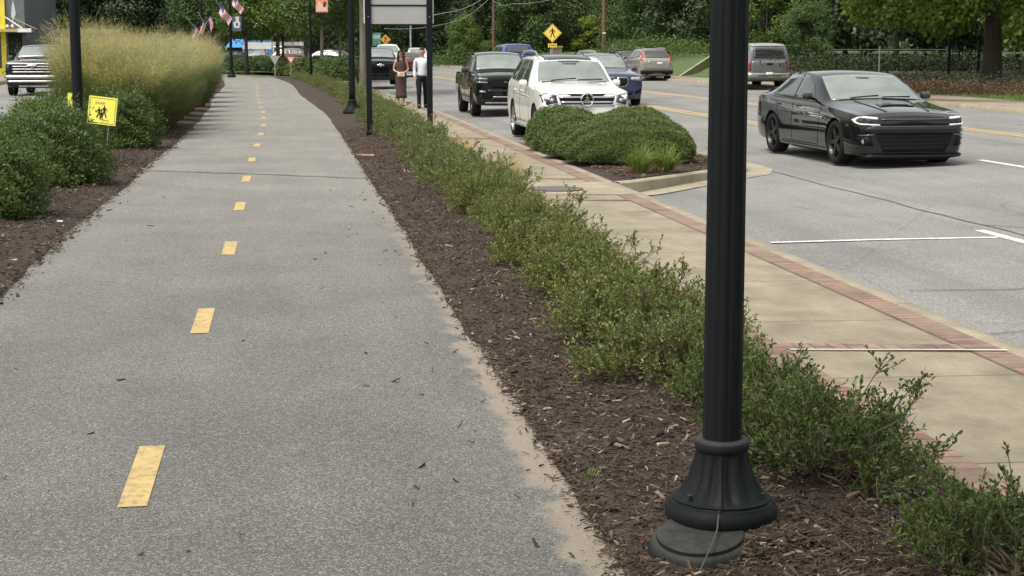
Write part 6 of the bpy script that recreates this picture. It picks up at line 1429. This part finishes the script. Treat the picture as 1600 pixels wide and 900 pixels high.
# ------------------------------------------------------------------ buildings
simple('yellow wall', (.66, .58, .06), .7, bump=.2, scale=2); simple('grey wall', (.12, .135, .15), .8, bump=.3, scale=2, var=.15); simple('leaf mural', (.45, .52, .54), .8); simple('canopy edge', (.42, .33, .12), .6); simple('white steel', (.72, .72, .70), .4)
simple('shop glass', (.05, .075, .07), .1, var=.4, scale=3); simple('dark opening', (.015, .016, .017), .6); simple('roof dark', (.05, .05, .052), .8); simple('wall pale', (.45, .45, .43), .8, bump=.3, scale=2); simple('wall brickish', (.28, .18, .15), .9, bump=.3, scale=4); simple('wall grey', (.20, .21, .22), .85, scale=3, bump=.3)
def wbox(t_, name, x0, x1, y0, y1, z0, z1, mat, parent=None, bev=0): return Geo().box(((x0 + x1) / 2, (y0 + y1) / 2, (z0 + z1) / 2), (x1 - x0, y1 - y0, z1 - z0), None, bev).obj(name, M[mat], parent or t_)
p = at(12.5, 99, .05); t_ = thing('shop_building', 'yellow and dark grey shop with a flat steel canopy at the left edge', 'building', tuple(p))
wbox(t_, 'side_wall', 0, 1.15, 0, 14, 0, 6.5, 'grey wall'); wbox(t_, 'front_wall', -9, -.3, .1, 14, 0, 6.5, 'grey wall'); wbox(t_, 'yellow_column', -.30, 0, -.15, .6, 0, 6.5, 'yellow wall')
wbox(t_, 'yellow_band', -9, -.3, -.06, .1, 2.75, 3.1, 'yellow wall'); sf = wbox(t_, 'shopfront', -9, -.35, .0, .1, .35, 2.6, 'shop glass'); wbox(t_, 'plinth', -9, -.32, -.04, .1, 0, .4, 'yellow wall'); wbox(t_, 'window_post', -.85, -.75, -.05, .0, .4, 2.6, 'yellow wall', sf)
wbox(t_, 'upper_window', -1.0, -.35, .04, .1, 3.2, 6, 'shop glass'); wbox(t_, 'canopy', -1.5, 1.7, -1.5, -.0, 2.62, 2.80, 'canopy edge'); wbox(t_, 'canopy_end', .95, 1.75, -1.56, -1.45, 2.60, 2.83, 'white steel'); wbox(t_, 'doorway', .12, .95, -.03, 0, 0, 2.55, 'dark opening')
Geo().tube([(-.1, 0, 3.6), (1.2, -1.45, 2.85)], .03, 6).obj('tie_rod', M['white steel'], t_); Geo().tube([(.3, 0, 3.55), (2.0, -1.2, 2.8)], .015, 6).obj('tie_rod', M['galvanised'], t_)
g = Geo(); g.prism([(.30, 2.9), (.38, 3.1), (.36, 3.3), (.55, 3.7), (.52, 4.1), (.42, 4.6), (.32, 4.1), (.28, 3.7), (.34, 3.3)], .012, Matrix(((1, 0, 0, .08), (0, 0, -1, 0), (0, 1, 0, 0), (0, 0, 0, 1)))).obj('leaf_emblem', M['leaf mural'], t_)
for x in (.2, .5): Geo().lathe([(.001, -.1), (.08, -.07), (.1, 0), (.08, .07), (.001, .1)], 14, (x, -.6, 2.98)).obj('globe_light', M['lamp glass'], t_, True)
wbox(t_, 'wall_sign', -2, -.45, -.12, -.06, 3.2, 4.0, 'wall grey')
p = at(75, 112, 0); t_ = thing('low_shop', 'low dark shopfront with white posts behind the pickup roof', 'building', tuple(p)); wbox(t_, 'wall', -1.6, 5, 0, 5, 0, 3.0, 'dark opening'); wbox(t_, 'fascia', -1.6, 5, -.6, 0, 2.75, 3.0, 'wall grey')
for x in (-1.5, -.2, 1.1): wbox(t_, 'post', x, x + .1, -.6, -.5, 0, 2.75, 'white steel')
for x, z in ((-1.2, 2.35), (-.5, 2.3), (.6, 2.2)): wbox(t_, 'white_sign', x, x + .5, -.5, -.46, z, z + .28, 'white steel')
def house(name, label, px, D, w_, h, col, roof, win, z=0, rot=0, dp=7, rh=1.2):
    p = at(px, D, z); t_ = thing(name, label, 'building', tuple(p), rot); wbox(t_, 'wall', -w_ / 2, w_ / 2, 0, dp, 0, h, col)
    g = Geo(); o = .25; V = [(-w_ / 2 - o, -o, h), (w_ / 2 + o, -o, h), (w_ / 2 + o, dp + o, h), (-w_ / 2 - o, dp + o, h), (-w_ / 2 - o, dp / 2, h + rh), (w_ / 2 + o, dp / 2, h + rh)]
    g.add(V, [[0, 1, 5, 4], [2, 3, 4, 5], [1, 2, 5], [3, 0, 4], [3, 2, 1, 0]]); g.obj('roof', M[roof], t_)
    for x, zz, ww, hh in win:
        f = wbox(t_, 'window', x - ww / 2, x + ww / 2, -.06, 0, zz, zz + hh, 'white steel'); wbox(t_, 'pane', x - ww / 2 + .08, x + ww / 2 - .08, -.075, -.06, zz + .08, zz + hh / 2 - .04, 'shop glass', f); wbox(t_, 'pane', x - ww / 2 + .08, x + ww / 2 - .08, -.075, -.06, zz + hh / 2 + .04, zz + hh - .08, 'shop glass', f)
    wbox(t_, 'door', w_ * .28, w_ * .28 + .95, -.05, 0, 0, 2.1, 'dark opening'); return t_
house('grey_house', 'grey house with a white framed window behind the forked tree', 468, 172, 4.6, 4.3, 'wall grey', 'roof dark', [(-.4, 1.7, 1.1, 1.7)])
house('grey_house', 'narrow grey-brown house left of the light tree beyond the bend', 404, 178, 3.2, 3.4, 'wall brickish', 'wall pale', [(-.5, 1.0, .8, 1.2)])
house('pale_shed', 'low pale building behind the black car driving away', 967, 150, 3.8, 1.9, 'wall pale', 'roof dark', [(-.9, .9, .6, .7)], z=.6, rh=.35)
# white garden wall / shopfront strip and blue canopy beyond the bend
p = at(418, 158, 0); t_ = thing('white_shopfront', 'long low white shopfront behind the distant cars', 'building', tuple(p)); wbox(t_, 'wall', -2.2, 3.6, 0, 4, 0, 2.3, 'wall pale'); wbox(t_, 'fascia', -2.4, 3.8, -.5, 0, 1.95, 2.3, 'white steel')
for x in (-1.9, -.9, .4, 1.5, 2.6): wbox(t_, 'window', x, x + .7, -.04, 0, .6, 1.8, 'shop glass')
simple('canopy blue', (.05, .25, .62), .6, var=.1); simple('canopy green', (.15, .42, .34), .6)
p = at(371, 146, 0); t_ = thing('canopy_tent', 'bright blue canopy beyond the bend of the path', 'canopy', tuple(p)); g = Geo(); g.add([(-1, -.8, 1.75), (.9, -.8, 1.75), (.9, .8, 1.75), (-1, .8, 1.75), (-.5, 0, 2.5), (.6, 0, 2.5)], [[0, 1, 5, 4], [2, 3, 4, 5], [1, 2, 5], [3, 0, 4], [3, 2, 1, 0]]); g.obj('roof', M['canopy blue'], t_)
for x, y in ((-.95, -.75), (.85, -.75), (.85, .75), (-.95, .75)): Geo().tube([(x, y, 0), (x, y, 1.8)], .03, 6).obj('leg', M['white steel'], t_)
p = at(383, 143, 0); t_ = thing('box_truck', 'white and blue delivery truck right of the blue canopy', 'truck', tuple(p)); wbox(t_, 'cargo_box', -.2, 2.4, 0, 2.0, .7, 2.35, 'canopy blue', bev=.04); wbox(t_, 'stripe', -.18, 2.38, -.012, 0, 1.6, 2.2, 'white steel'); wbox(t_, 'cab', 2.4, 3.5, .1, 1.9, .5, 1.9, 'white steel', bev=.12); wbox(t_, 'cab_window', 2.6, 3.3, .08, .1, 1.25, 1.75, 'shop glass')
for x in (.4, 2.9): Geo().lathe([(.32, 0), (.32, .25)], 20, (x, .0, .33), 'y').obj('wheel', M['rubber'], t_)
p = at(588, 112, 0); t_ = thing('street_banner', 'mint green sign behind the roof of the black truck', 'sign', tuple(p)); wbox(t_, 'board', -.25, .35, 0, .04, 1.85, 2.75, 'canopy green', bev=.02); wbox(t_, 'white_print', -.18, .28, -.006, 0, 2.35, 2.6, 'white steel'); Geo().tube([(0, .05, 0), (0, .05, 2.8)], .03, 6).obj('post', M['galvanised'], t_)
simple('litter white', (.8, .8, .78), .6)
o = Geo().box((0, 0, 0), (.055, .03, .012), None, .004).obj('paper_scrap', M['litter white'], None); o.location = tuple(Vector((-2.18, 15.6, .055))); tag(o, 'small white paper scrap on the left mulch edge', 'litter')
